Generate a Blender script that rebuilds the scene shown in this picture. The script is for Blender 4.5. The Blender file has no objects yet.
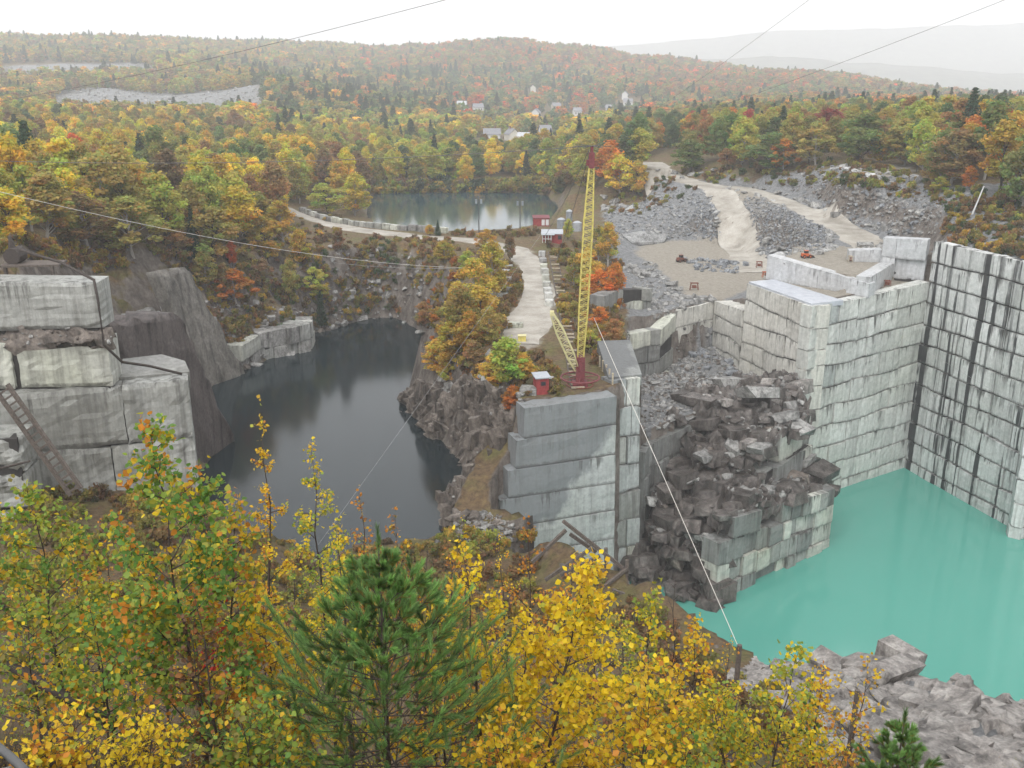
import bpy, bmesh, math, random
import numpy as np
from mathutils import Vector, Matrix
R = math.radians
sc = bpy.context.scene
COL = sc.collection
# ------------------------------------------------------------------ camera, world, sun, exposure
F_PX, PITCH = 975.0, R(17.85)
cam_d = bpy.data.cameras.new('camera')
cam_d.sensor_width = 36.0
cam_d.lens = 36.0 * F_PX / 1024.0
cam_d.clip_start = 0.1
cam_d.clip_end = 30000
cam = bpy.data.objects.new('camera', cam_d)
cam.location = (0, 0, 0)
cam.rotation_euler = (math.pi / 2 - PITCH, 0, 0)
COL.objects.link(cam)
sc.camera = cam
SUN_EL, SUN_AZ = R(52), R(200)
world = bpy.data.worlds.new('World')
sc.world = world
world.use_nodes = True
wn = world.node_tree
wn.nodes.clear()
sky = wn.nodes.new('ShaderNodeTexSky')
sky.sky_type = 'NISHITA'
sky.sun_disc = False
sky.sun_elevation = SUN_EL
sky.sun_rotation = SUN_AZ
sky.air_density = 1.0
sky.dust_density = 6.0
hs = wn.nodes.new('ShaderNodeHueSaturation')
hs.inputs['Saturation'].default_value = 0.10
hs.inputs['Value'].default_value = 1.0
wbg = wn.nodes.new('ShaderNodeBackground')
wbg.inputs['Strength'].default_value = 0.15
wo = wn.nodes.new('ShaderNodeOutputWorld')
wn.links.new(sky.outputs[0], hs.inputs['Color'])
ov = wn.nodes.new('ShaderNodeMix'); ov.data_type = 'RGBA'      # even cloud deck over the clear-sky model
ov.inputs[0].default_value = 0.72
ov.inputs[7].default_value = (4.6, 4.65, 4.75, 1)
wn.links.new(hs.outputs[0], ov.inputs[6])
wn.links.new(ov.outputs[2], wbg.inputs['Color'])
wn.links.new(wbg.outputs[0], wo.inputs['Surface'])
sun_d = bpy.data.lights.new('sun', 'SUN')
sun_d.energy = 0.6
sun_d.angle = R(40)
sun_d.color = (1.0, 0.97, 0.93)
sun = bpy.data.objects.new('sun', sun_d)
sun.rotation_euler = (math.pi / 2 - SUN_EL, 0, -SUN_AZ + math.pi)
COL.objects.link(sun)
sc.view_settings.view_transform = 'Standard'
sc.view_settings.look = 'None'
sc.view_settings.gamma = 1.0
sc.view_settings.exposure = 1.18
HAZE_DENSITY = 0.00028
cy = sc.cycles
cy.use_denoising = True
cy.max_bounces = 6
cy.diffuse_bounces = 3
cy.glossy_bounces = 2
cy.transmission_bounces = 3
cy.volume_bounces = 1
cy.transparent_max_bounces = 4
cy.use_adaptive_sampling = True
cy.adaptive_threshold = 0.02
cy.caustics_reflective = False
cy.caustics_refractive = False

# ------------------------------------------------------------------ pixel helpers (a pixel gives a direction only)
CP, SP = math.cos(PITCH), math.sin(PITCH)
def ray(x, y):
    u = (x - 512.0) / F_PX
    v = -(y - 384.0) / F_PX
    return np.array([u, CP + SP * v, -SP + CP * v])
def at_z(x, y, z):
    d = ray(x, y)
    return d * (z / d[2])
def at_y(x, y, Y):
    d = ray(x, y)
    return d * (Y / d[1])
def to_px(X, Y, Z):
    dep = Y * CP - Z * SP
    up = Y * SP + Z * CP
    return 512 + F_PX * X / dep, 384 - F_PX * up / dep

# ------------------------------------------------------------------ object helpers
def tag(o, label=None, cat=None, group=None, kind=None):
    if label: o['label'] = label
    if cat: o['category'] = cat
    if group: o['group'] = group
    if kind: o['kind'] = kind
    return o
def empty(name, loc=(0, 0, 0), rz=0.0):
    o = bpy.data.objects.new(name, None)
    o.empty_display_size = 0.5
    o.location = loc
    o.rotation_euler = (0, 0, rz)
    COL.objects.link(o)
    return o
def link(name, me, parent=None, mat=None):
    o = bpy.data.objects.new(name, me)
    COL.objects.link(o)
    if parent is not None: o.parent = parent
    if mat is not None and len(me.materials) == 0: me.materials.append(mat)
    return o
class MB:
    def __init__(s): s.v = []; s.f = []; s.c = None
    def add(s, vs, fs):
        b = len(s.v)
        s.v.extend([tuple(map(float, v)) for v in vs])
        s.f.extend([tuple(i + b for i in f) for f in fs])
        return s
    def box(s, c, size, rz=0.0, M=None):
        hx, hy, hz = size[0] / 2, size[1] / 2, size[2] / 2
        vs = [Vector((x * hx, y * hy, z * hz)) for x in (-1, 1) for y in (-1, 1) for z in (-1, 1)]
        if M is None: M = Matrix.Rotation(rz, 3, 'Z')
        vs = [M @ v + Vector(c) for v in vs]
        return s.add(vs, [(0, 1, 3, 2), (4, 6, 7, 5), (0, 4, 5, 1), (2, 3, 7, 6), (0, 2, 6, 4), (1, 5, 7, 3)])
    def bar(s, a, b, w, h=None):
        a, b = Vector(a), Vector(b)
        d = b - a
        L = d.length
        if L < 1e-5: return s
        q = d.to_track_quat('Y', 'Z').to_matrix()
        return s.box((a + b) / 2, (w, L, h or w), M=q)
    def tube(s, pts, rads, n=6, cap=True):
        pts = [Vector(p) for p in pts]
        b = len(s.v)
        for i, p in enumerate(pts):
            d = (pts[min(i + 1, len(pts) - 1)] - pts[max(i - 1, 0)])
            if d.length < 1e-6: d = Vector((0, 0, 1))
            q = d.to_track_quat('Z', 'Y').to_matrix()
            r = rads[i] if hasattr(rads, '__len__') else rads
            for k in range(n):
                a = 2 * math.pi * k / n
                s.v.append(tuple(p + q @ Vector((math.cos(a) * r, math.sin(a) * r, 0))))
        for i in range(len(pts) - 1):
            for k in range(n):
                k2 = (k + 1) % n
                s.f.append((b + i * n + k, b + i * n + k2, b + (i + 1) * n + k2, b + (i + 1) * n + k))
        if cap:
            s.f.append(tuple(b + k for k in range(n))[::-1])
            s.f.append(tuple(b + (len(pts) - 1) * n + k for k in range(n)))
        return s
    def mesh(s, name, mat=None, smooth=False):
        me = bpy.data.meshes.new(name)
        me.from_pydata(s.v, [], s.f)
        if mat: me.materials.append(mat)
        if smooth: me.polygons.foreach_set('use_smooth', [True] * len(me.polygons))
        me.update()
        return me
    def build(s, name, mat, parent=None, smooth=False):
        return link(name, s.mesh(name, mat, smooth), parent)
def mesh_np(name, V, Fq, mat=None, smooth=False):
    """V (n,3), Fq (m,k) constant-size faces"""
    me = bpy.data.meshes.new(name)
    n, k = Fq.shape
    me.vertices.add(len(V))
    me.vertices.foreach_set('co', np.ascontiguousarray(V, dtype=np.float32).ravel())
    me.loops.add(n * k)
    me.loops.foreach_set('vertex_index', np.ascontiguousarray(Fq, dtype=np.int32).ravel())
    me.polygons.add(n)
    me.polygons.foreach_set('loop_start', np.arange(0, n * k, k, dtype=np.int32))
    if smooth: me.polygons.foreach_set('use_smooth', np.ones(n, dtype=bool))
    me.update(calc_edges=True)
    me.validate()
    if mat: me.materials.append(mat)
    return me

# ------------------------------------------------------------------ materials
class NT:
    def __init__(s, name):
        s.m = bpy.data.materials.new(name)
        s.m.use_nodes = True
        s.t = s.m.node_tree
        s.t.nodes.clear()
        s.out = s.n('ShaderNodeOutputMaterial')
    def n(s, typ, **kw):
        nd = s.t.nodes.new(typ)
        for k, v in kw.items():
            if k.startswith('i_'):
                nd.inputs[int(k[2:]) if k[2:].isdigit() else k[2:].replace('_', ' ')].default_value = v
            else: setattr(nd, k, v)
        return nd
    def l(s, a, b): s.t.links.new(a, b)
    def pos(s, scale=(1, 1, 1), kind='world'):
        if kind == 'world': src = s.n('ShaderNodeNewGeometry').outputs['Position']
        else: src = s.n('ShaderNodeTexCoord').outputs['Object']
        mp = s.n('ShaderNodeMapping')
        mp.inputs['Scale'].default_value = scale
        s.l(src, mp.inputs['Vector'])
        return mp.outputs[0]
    def noise(s, vec, scale=1.0, detail=5.0, rough=0.55):
        nd = s.n('ShaderNodeTexNoise')
        nd.inputs['Scale'].default_value = scale
        nd.inputs['Detail'].default_value = detail
        nd.inputs['Roughness'].default_value = rough
        s.l(vec, nd.inputs['Vector'])
        return nd.outputs['Fac']
    def ramp(s, fac, stops):
        nd = s.n('ShaderNodeValToRGB')
        e = nd.color_ramp.elements
        while len(e) < len(stops): e.new(0.5)
        for i, (p, c) in enumerate(stops):
            e[i].position = p
            e[i].color = c if len(c) == 4 else (*c, 1)
        s.l(fac, nd.inputs['Fac'])
        return nd.outputs['Color']
    def mix(s, fac, a, b, mode='MIX'):
        nd = s.n('ShaderNodeMix', data_type='RGBA', blend_type=mode)
        for sock, val in ((nd.inputs[0], fac), (nd.inputs[6], a), (nd.inputs[7], b)):
            if isinstance(val, (int, float)): sock.default_value = val
            elif isinstance(val, tuple): sock.default_value = val if len(val) == 4 else (*val, 1)
            else: s.l(val, sock)
        return nd.outputs[2]
    def math(s, op, a, b=0.5, clamp=False):
        nd = s.n('ShaderNodeMath', operation=op)
        nd.use_clamp = clamp
        for i, val in enumerate((a, b)):
            if isinstance(val, (int, float)): nd.inputs[i].default_value = val
            else: s.l(val, nd.inputs[i])
        return nd.outputs[0]
    def bump(s, h, strength=0.4, dist=0.1):
        nd = s.n('ShaderNodeBump')
        nd.inputs['Strength'].default_value = strength
        nd.inputs['Distance'].default_value = dist
        s.l(h, nd.inputs['Height'])
        return nd.outputs[0]
    def bsdf(s, col, rough=0.85, normal=None, metal=0.0, spec=0.3, **kw):
        b = s.n('ShaderNodeBsdfPrincipled')
        for k, val in (('Base Color', col), ('Roughness', rough), ('Metallic', metal), ('Specular IOR Level', spec)):
            if isinstance(val, (int, float)): b.inputs[k].default_value = val
            elif isinstance(val, tuple): b.inputs[k].default_value = (*val[:3], 1)
            else: s.l(val, b.inputs[k])
        if normal is not None: s.l(normal, b.inputs['Normal'])
        s.l(b.outputs[0], s.out.inputs['Surface'])
        return b

def granite(name, base=(0.46, 0.46, 0.44), streak=0.5, fine=0.45, tint=(0.40, 0.41, 0.33), dark=(0.045, 0.043, 0.04), rnd=0.25, band=0.0, seep=0.5, smoke=None):
    t = NT(name)
    rnd_n = t.n('ShaderNodeObjectInfo').outputs['Random']
    c = t.mix(t.ramp(t.noise(t.pos((0.05, 0.05, 0.05)), 1.0, 3), [(0.38, (0, 0, 0)), (0.68, (1, 1, 1))]), base, tint)
    val = t.math('MULTIPLY_ADD', rnd_n, rnd); t.t.nodes[-1].inputs[2].default_value = 1.0 - rnd * 0.55
    nd = t.n('ShaderNodeVectorMath', operation='SCALE')
    t.l(c, nd.inputs[0]); t.l(val, nd.inputs['Scale'])
    c = nd.outputs[0]
    sp = t.noise(t.pos((1.6, 1.6, 1.6)), 1.0, 6, 0.7)
    c = t.mix(0.55, c, t.ramp(sp, [(0.3, (0.35, 0.35, 0.35)), (0.7, (0.75, 0.75, 0.74))]), 'OVERLAY')
    if smoke:      # a broad dark damp patch with its own ragged outline
        sx = t.n('ShaderNodeSeparateXYZ'); t.l(t.pos((1, 1, 1)), sx.inputs[0])
        g = t.math('ADD', t.math('MULTIPLY', t.math('SUBTRACT', sx.outputs['Z'], smoke[1]), 0.075), t.math('MULTIPLY', t.math('SUBTRACT', smoke[0], sx.outputs['X']), 0.11))
        g = t.math('ADD', g, t.math('MULTIPLY', t.noise(t.pos((0.22, 0.22, 0.12)), 1.0, 6, 0.6), 1.3))
        c = t.mix(t.math('MULTIPLY', t.ramp(g, [(0.60, (0, 0, 0)), (0.74, (1, 1, 1))]), 0.8), c, (0.15, 0.16, 0.17))
    # run-off stains: long in z, short across
    s1 = t.noise(t.pos((0.55, 0.55, 0.035)), 1.0, 6, 0.62)
    c = t.mix(t.math('MULTIPLY', t.ramp(s1, [(0.50, (0, 0, 0)), (0.66, (1, 1, 1))]), streak), c, dark)
    s2 = t.noise(t.pos((1.7, 1.7, 0.10)), 1.0, 5, 0.65)
    c = t.mix(t.math('MULTIPLY', t.ramp(s2, [(0.48, (0, 0, 0)), (0.72, (1, 1, 1))]), fine), c, (0.13, 0.125, 0.11))
    if band > 0:   # wide black water runs
        s3 = t.noise(t.pos((0.42, 0.42, 0.010)), 1.0, 4, 0.55)
        c = t.mix(t.math('MULTIPLY', t.ramp(s3, [(0.57, (0, 0, 0)), (0.60, (1, 1, 1))]), band), c, (0.018, 0.018, 0.02))
        s4 = t.noise(t.pos((1.0, 1.0, 0.016)), 1.0, 3, 0.5)
        c = t.mix(t.math('MULTIPLY', t.ramp(s4, [(0.555, (0, 0, 0)), (0.60, (1, 1, 1))]), t.math('MULTIPLY', band, t.ramp(t.noise(t.pos((0.11, 0.11, 0.07)), 1.0, 3), [(0.42, (0, 0, 0)), (0.60, (1, 1, 1))]))), c, (0.022, 0.022, 0.024))
    # seepage running down from the joint above each block, and dark lower arrises
    av = t.n('ShaderNodeAttribute'); av.attribute_name = 'vf'
    vf = av.outputs['Fac']
    dn = t.noise(t.pos((1.1, 1.1, 0.05)), 1.0, 5, 0.7)
    dr = t.math('ADD', t.math('MULTIPLY', vf, 0.30), t.math('MULTIPLY', dn, 1.25))
    c = t.mix(t.math('MULTIPLY', t.ramp(dr, [(0.90, (0, 0, 0)), (1.00, (1, 1, 1))]), t.math('MULTIPLY', seep * 1.35, t.ramp(t.noise(t.pos((0.13, 0.13, 0.22)), 1.0, 2), [(0.38, (0.15, 0.15, 0.15)), (0.62, (1.3, 1.3, 1.3))]))), c, (0.05, 0.047, 0.042))
    lo = t.math('ADD', vf, t.math('MULTIPLY', t.math('SUBTRACT', sp, 0.5), 0.25))
    c = t.mix(t.math('MULTIPLY', t.ramp(lo, [(0.03, (1, 1, 1)), (0.10, (0, 0, 0))]), seep), c, (0.05, 0.047, 0.042))
    nrm = t.bump(t.noise(t.pos((2.2, 2.2, 1.2)), 1.0, 7, 0.65), 0.5, 0.18)
    t.bsdf(c, 0.62, nrm, spec=0.35)
    return t.m
def plain(name, col, rough=0.7, var=0.3, scale=1.0, metal=0.0, spec=0.3, kind='object'):
    t = NT(name)
    n1 = t.noise(t.pos((scale,) * 3, kind), 2.0, 6, 0.65)
    lo = tuple(max(0, c * (1 - var)) for c in col); hi = tuple(min(1, c * (1 + var)) for c in col)
    c = t.ramp(n1, [(0.3, lo), (0.7, hi)])
    t.bsdf(c, rough, t.bump(n1, 0.25, 0.03), metal, spec)
    return t.m
def rockmat(name, a, b, scale=0.5, wet=0.6, moss=None):
    t = NT(name)
    v = t.pos((scale, scale, scale * 0.7))
    c = t.ramp(t.noise(v, 1.0, 8, 0.7), [(0.28, tuple(x * 0.25 for x in a)), (0.45, a), (0.72, b)])
    c = t.mix(t.ramp(t.noise(t.pos((0.9, 0.9, 0.08)), 1.0, 5), [(0.5, (0, 0, 0)), (0.7, (1, 1, 1))]), c, tuple(x * 0.35 for x in a))
    nfine = t.noise(t.pos((2.6, 2.6, 1.9)), 1.0, 8, 0.75)
    c = t.mix(0.85, c, t.ramp(nfine, [(0.28, (0.16, 0.16, 0.16)), (0.5, (0.5, 0.5, 0.5)), (0.72, (0.82, 0.81, 0.79))]), 'OVERLAY')
    if moss:
        c = t.mix(t.ramp(t.noise(t.pos((0.3, 0.3, 0.3)), 1.0, 4), [(0.48, (0, 0, 0)), (0.62, (1, 1, 1))]), c, moss)
    rv = t.n('ShaderNodeObjectInfo').outputs['Random']
    c = t.mix(0.6, c, t.ramp(rv, [(0.0, (0.32, 0.32, 0.32)), (1.0, (0.68, 0.68, 0.68))]), 'OVERLAY')
    t.bsdf(c, wet, t.bump(t.math('ADD', t.noise(v, 2.5, 9, 0.75), nfine), 0.7, 0.35), spec=0.35)
    return t.m
def leafmat(name, source='object', dark=0.55, transl=0.52, rough=0.6):
    """colour from the leaf's own attribute, the object's colour or the instance's colour"""
    t = NT(name)
    at = t.n('ShaderNodeAttribute'); at.attribute_name = 'shade'
    if source == 'object': base = t.n('ShaderNodeObjectInfo').outputs['Color']
    elif source == 'inst':
        a2 = t.n('ShaderNodeAttribute'); a2.attribute_name = 'tcol'; a2.attribute_type = 'INSTANCER'
        base = a2.outputs['Color']
    else:
        a2 = t.n('ShaderNodeAttribute'); a2.attribute_name = 'leafcol'
        base = a2.outputs['Color']
    c = t.mix(1.0, base, at.outputs['Color'], 'MULTIPLY') if source != 'leaf' else base
    d = t.n('ShaderNodeBsdfPrincipled')
    d.inputs['Roughness'].default_value = rough
    d.inputs['Specular IOR Level'].default_value = 0.25
    tr = t.n('ShaderNodeBsdfTranslucent')
    mx = t.n('ShaderNodeMixShader')
    mx.inputs[0].default_value = transl
    t.l(c, d.inputs['Base Color']); t.l(c, tr.inputs['Color'])
    t.l(d.outputs[0], mx.inputs[1]); t.l(tr.outputs[0], mx.inputs[2])
    t.l(mx.outputs[0], t.out.inputs['Surface'])
    return t.m
def watermat(name, col, rough, ripple, spec=0.5):
    t = NT(name)
    n1 = t.noise(t.pos((0.9, 0.9, 0.9)), 1.0, 4, 0.6)
    n2 = t.noise(t.pos((0.02, 0.02, 0.02)), 1.0, 3, 0.5)
    c = t.mix(n2, tuple(x * 0.92 for x in col), tuple(min(1, x * 1.08) for x in col))
    t.bsdf(c, rough, t.bump(n1, ripple, 0.05), spec=spec)
    return t.m

M = {}
M['granite'] = granite('granite_pale', (0.43, 0.43, 0.41), 0.40, 0.45)
M['granite_c'] = granite('granite_grey', (0.50, 0.505, 0.485), 0.25, 0.42, (0.45, 0.46, 0.42), rnd=0.22)
M['granite_d'] = granite('granite_streaked', (0.54, 0.545, 0.54), 0.35, 0.45, (0.43, 0.44, 0.42), band=0.97, seep=0.6)
M['granite_b'] = granite('granite_cream', (0.50, 0.49, 0.455), 0.18, 0.42, (0.46, 0.445, 0.40), rnd=0.2)
M['granite_f'] = granite('granite_bluegrey', (0.37, 0.385, 0.38), 0.22, 0.35, (0.31, 0.33, 0.31), rnd=0.12, smoke=(8.0, -58.0))
M['granite_smoke'] = granite('granite_smoky', (0.20, 0.21, 0.22), 0.25, 0.35, (0.14, 0.15, 0.155), rnd=0.12, seep=0.5)
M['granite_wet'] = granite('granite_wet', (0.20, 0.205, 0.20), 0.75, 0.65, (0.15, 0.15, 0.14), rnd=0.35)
M['granite_l'] = granite('granite_weathered', (0.295, 0.30, 0.285), 0.6, 0.6, (0.20, 0.20, 0.18), rnd=0.18)
M['granite_fresh'] = granite('granite_fresh', (0.42, 0.43, 0.445), 0.12, 0.25, (0.40, 0.40, 0.40), rnd=0.2, seep=0.4)
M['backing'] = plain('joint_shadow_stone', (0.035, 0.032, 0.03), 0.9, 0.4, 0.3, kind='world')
M['rock_brown'] = rockmat('rock_brown', (0.115, 0.095, 0.08), (0.27, 0.235, 0.205), 0.35, 0.5)
M['rock_slab'] = rockmat('rock_slab_brown', (0.10, 0.083, 0.078), (0.15, 0.128, 0.118), 0.12, 0.4)
M['rock_slab2'] = rockmat('rock_slab_grey', (0.13, 0.12, 0.105), (0.21, 0.195, 0.175), 0.3, 0.45)
M['rock_dark'] = rockmat('rock_dark', (0.075, 0.064, 0.057), (0.20, 0.18, 0.168), 0.4, 0.4)
M['boulder'] = rockmat('boulder_grey', (0.22, 0.215, 0.205), (0.40, 0.395, 0.38), 0.6, 0.6)
M['boulder_pale'] = rockmat('boulder_pale', (0.29, 0.29, 0.285), (0.45, 0.45, 0.445), 0.6, 0.6)
M['outcrop'] = rockmat('outcrop_rock', (0.23, 0.21, 0.195), (0.40, 0.38, 0.355), 0.8, 0.6)
M['rubble_blue'] = rockmat('rubble_bluegrey', (0.17, 0.18, 0.195), (0.33, 0.345, 0.36), 0.8, 0.6)
M['leaf_obj'] = leafmat('foliage', 'object')
M['leaf_inst'] = leafmat('foliage_distant', 'inst', transl=0.5)
M['leaf_near'] = leafmat('foliage_near', 'leaf', transl=0.5, rough=0.45)
M['bark'] = plain('bark_dark', (0.065, 0.05, 0.042), 0.9, 0.4, 4)
M['bark_pale'] = plain('bark_pale', (0.30, 0.28, 0.25), 0.8, 0.4, 3)
M['yellow'] = plain('yellow_paint', (0.52, 0.44, 0.12), 0.6, 0.35, 0.8)
M['yellow_pale'] = plain('yellow_faded_paint', (0.56, 0.51, 0.27), 0.6, 0.2, 0.8)
M['maroon'] = plain('maroon_paint', (0.15, 0.035, 0.04), 0.6, 0.4, 1.5)
M['red'] = plain('red_boards', (0.24, 0.035, 0.035), 0.65, 0.3, 2)
M['rust'] = plain('rusty_steel', (0.16, 0.055, 0.035), 0.75, 0.4, 2)
M['orange'] = plain('orange_paint', (0.45, 0.10, 0.03), 0.5, 0.2, 2)
M['tin'] = plain('tin_roof', (0.36, 0.38, 0.41), 0.35, 0.15, 1, 0.3)
M['glass'] = plain('dark_glass', (0.03, 0.035, 0.04), 0.1, 0.2, 1, 0, 0.5)
M['white'] = plain('white_paint', (0.55, 0.55, 0.545), 0.6, 0.12, 2)
M['cream'] = plain('cream_paint', (0.58, 0.56, 0.50), 0.6, 0.12, 1)
M['roof'] = plain('grey_shingles', (0.20, 0.20, 0.215), 0.8, 0.25, 1)
M['roof_pale'] = plain('pale_roof', (0.42, 0.43, 0.45), 0.6, 0.2, 1)
M['timber'] = plain('weathered_timber', (0.10, 0.082, 0.07), 0.9, 0.45, 2)
M['timber_pale'] = plain('pale_timber', (0.36, 0.31, 0.23), 0.9, 0.35, 2)
M['pipe'] = plain('dark_pipe', (0.045, 0.035, 0.03), 0.7, 0.3, 2)
M['steel'] = plain('steel', (0.10, 0.10, 0.10), 0.5, 0.3, 2, 0.4)
M['tank'] = plain('grey_tank', (0.20, 0.215, 0.23), 0.45, 0.2, 1)
M['cable'] = plain('cable_dark', (0.13, 0.12, 0.12), 0.6, 0.2, 1)
M['cable_grey'] = plain('cable_grey', (0.30, 0.30, 0.30), 0.6, 0.2, 1)
M['cable_pale'] = plain('cable_pale', (0.62, 0.59, 0.54), 0.6, 0.1, 1)
M['turq'] = watermat('milky_turquoise_water', (0.078, 0.275, 0.222), 0.11, 0.22, 0.45)
M['pond'] = watermat('dark_water', (0.009, 0.016, 0.019), 0.12, 0.10, 0.26)
M['lake'] = watermat('lake_water', (0.022, 0.050, 0.058), 0.10, 0.15, 0.5)

# ------------------------------------------------------------------ numeric noise
_rs = np.random.RandomState(7)
_tab = _rs.rand(256, 256)
def vnoise(x, y):
    x = np.asarray(x, float); y = np.asarray(y, float)
    xi = np.floor(x).astype(int); yi = np.floor(y).astype(int)
    fx = x - xi; fy = y - yi
    fx = fx * fx * (3 - 2 * fx); fy = fy * fy * (3 - 2 * fy)
    a = _tab[xi % 256, yi % 256]; b = _tab[(xi + 1) % 256, yi % 256]
    c = _tab[xi % 256, (yi + 1) % 256]; d = _tab[(xi + 1) % 256, (yi + 1) % 256]
    return (a * (1 - fx) + b * fx) * (1 - fy) + (c * (1 - fx) + d * fx) * fy - 0.5
def fbm(x, y, o=4, g=0.5):
    s = 0; a = 1.0
    for i in range(o):
        s = s + a * vnoise(x * 2 ** i + 17.3 * i, y * 2 ** i + 9.1 * i)
        a *= g
    return s

_ch = _rs.rand(256, 256, 5)
def cells(u, v):
    """blocky facets: per-cell value in -0.5..0.5 plus a tilt inside the cell"""
    u = np.asarray(u, float); v = np.asarray(v, float)
    iu = np.floor(u).astype(int); iv = np.floor(v).astype(int)
    best = np.full(u.shape, 1e9); out = np.zeros(u.shape)
    for a in (-1, 0, 1):
        for b in (-1, 0, 1):
            h = _ch[(iu + a) % 256, (iv + b) % 256]
            du = u - (iu + a + h[..., 0]); dv = v - (iv + b + h[..., 1])
            d2 = np.maximum(np.abs(du), np.abs(dv) * 0.9) + 0.25 * np.hypot(du, dv)
            m = d2 < best
            best = np.where(m, d2, best)
            out = np.where(m, (h[..., 2] - 0.5) + (h[..., 3] - 0.5) * du * 0.9 + (h[..., 4] - 0.5) * dv * 0.9, out)
    return out
# ------------------------------------------------------------------ levels (metres below the camera)
WT, WD, WU = -76.0, -60.0, -50.0
def cz(x, y, z): return tuple(at_z(x, y, z))
def cY(x, y, Y): return tuple(at_y(x, y, Y))
def xy(p): return (float(p[0]), float(p[1]))
CTRL = [
    # hillside below the viewpoint
    (0, -15, 1), (60, -15, 1), (-60, -15, 1), (0, 0, -1.75), (30, 0, -2), (-30, 0, -2), (-8, 2, -2.0), (8, 2, -2.4),
    (-3.4, 6.0, -4.9), (-2.0, 6.3, -6.2), (2, 6, -6.2), (0, 11, -10.6), (-8, 11, -9.0), (8, 11, -11), (0, 18, -17), (15, 18, -17.5), (-15, 18, -14.5), (0, 32, -28), (-20, 32, -25), (25, 32, -28.5),
    (0, 58, -43), (-30, 58, -37), (20, 60, -45), (32, 48, -36.5), (60, 28, -32), (-60, 58, -33), (-90, 50, -25), (90, 20, -24),
    (-45, 92, -47), (-70, 92, -47), (-20, 90, -56), (-25, 108, -59), (-8, 112, -59.5), (2, 112, -60), (11.5, 105, -57.5), (20.5, 93.5, -56.5), (27, 83, -55), (29, 75, -49.8),
    (32, 70.5, -43.4), (35.5, 57, -40.6), (44, 48, -40), (60, 38, -40), (100, 32, -38), (0, 85, -56),
    # left bank and forest
    (-100, 110, -21), (-60, 128, -24), (-80, 160, -27), (-140, 130, -20), cY(150, 252, 190), cY(0, 236, 155), cY(-100, 230, 170), cY(260, 243, 238), cY(110, 310, 135), cY(215, 262, 200), cY(140, 264, 172), cY(192, 262, 192), cY(165, 285, 166), cY(205, 300, 178), cY(120, 300, 150),
    cY(100, 200, 300), cY(-80, 190, 320), cY(50, 158, 450), cY(200, 155, 540), cY(300, 178, 420), cY(235, 152, 560), cY(250, 130, 680),
    cY(160, 108, 960), cY(60, 104, 980), cY(250, 104, 980), cY(100, 86, 1010), cY(255, 86, 1010), cY(-80, 86, 1010), cY(0, 85, 1150), cY(90, 70, 1420), cY(-120, 60, 1600),
    # causeway, promontory, lakes
    (8, 132, -43.6), (10, 150, -43.4), cz(535, 290, -43), cz(500, 243, -43), cz(420, 236, -43), cz(350, 228, -43), cz(300, 212, -43), (-2, 150, -44), (16, 150, -43.5), (17, 170, -44),
    cz(545, 238, -43), cz(450, 192, -48), cz(540, 192, -47), cz(375, 188, -48), cY(560, 183, 420), cY(450, 165, 560), cY(560, 150, 620), cY(450, 138, 800), cY(350, 140, 760),
    # quarry floor, ramps, right-hand hill
    (24, 195, -45.5), (40, 205, -46), cz(690, 245, -46), cz(640, 245, -45), cz(650, 225, -42), cz(620, 205, -41), cz(690, 215, -40), cz(742, 235, -41), cz(728, 205, -37), cz(712, 187, -34), cz(662, 168, -33),
    cz(770, 195, -33.5), cz(800, 208, -34.5), cz(850, 232, -36), cz(880, 250, -37.5), cz(800, 245, -40), cz(760, 225, -41),
    cz(830, 190, -29), cz(870, 172, -25.5), cz(920, 180, -25), cz(900, 222, -32), cz(960, 200, -26), cz(800, 172, -28.5), cz(720, 165, -29), cz(1010, 190, -24),
    (88, 190, -30.4), (95, 170, -30.2), (105, 150, -30), (130, 200, -22), (160, 170, -20), (120, 120, -31), (150, 90, -30), (68, 190, -36.5),
    cY(640, 160, 380), cY(760, 150, 360), cY(900, 150, 330), cY(1100, 150, 300), cY(1000, 135, 420), cY(850, 140, 450), cY(700, 140, 520),
    # village, ridges
    cY(540, 128, 1050), cY(440, 118, 1050), cY(640, 112, 1150), cY(750, 112, 1000), cY(900, 118, 900), cY(1050, 120, 800),
    cY(400, 82, 1700), cY(550, 85, 1600), cY(700, 92, 1500), cY(300, 74, 1700), cY(820, 98, 1400), cY(620, 75, 1850),
    cY(-150, 47, 2500), cY(0, 46, 2500), cY(150, 45, 2500), cY(280, 49, 2500), cY(350, 53, 2450), cY(420, 53, 2300), cY(480, 48, 2200), cY(530, 48, 2150), cY(600, 55, 2100), cY(660, 65, 2000), cY(740, 74, 1950), cY(800, 78, 1900), cY(860, 82, 1850), cY(920, 93, 1800), cY(960, 101, 1750), cY(1030, 112, 1700), cY(1150, 120, 1700),
    (-1700, 3000, -40), (0, 3000, -60), (900, 2700, -120), (1800, 2600, -130), (0, 5500, -120), (-4000, 5500, -120), (4000, 5500, -120),
]
CT = np.array(CTRL, float)
Y0 = 20.0
def uv(X, Y):
    q = np.maximum(np.asarray(Y, float) + Y0, 2.0)
    return np.asarray(X, float) / q * 2.2, np.log(q)
_cu, _cw = uv(CT[:, 0], CT[:, 1])
_K = np.hypot(_cu[:, None] - _cu[None], _cw[:, None] - _cw[None])
_wt = np.linalg.solve(_K + np.eye(len(CT)) * 1e-3, CT[:, 2])
def base_h(X, Y):
    X = np.asarray(X, float); Y = np.asarray(Y, float)
    sh = X.shape
    u, w = uv(X.ravel(), Y.ravel())
    out = np.empty(u.shape)
    for i in range(0, len(u), 20000):
        out[i:i + 20000] = np.hypot(u[i:i + 20000, None] - _cu[None], w[i:i + 20000, None] - _cw[None]) @ _wt
    return out.reshape(sh)
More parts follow.
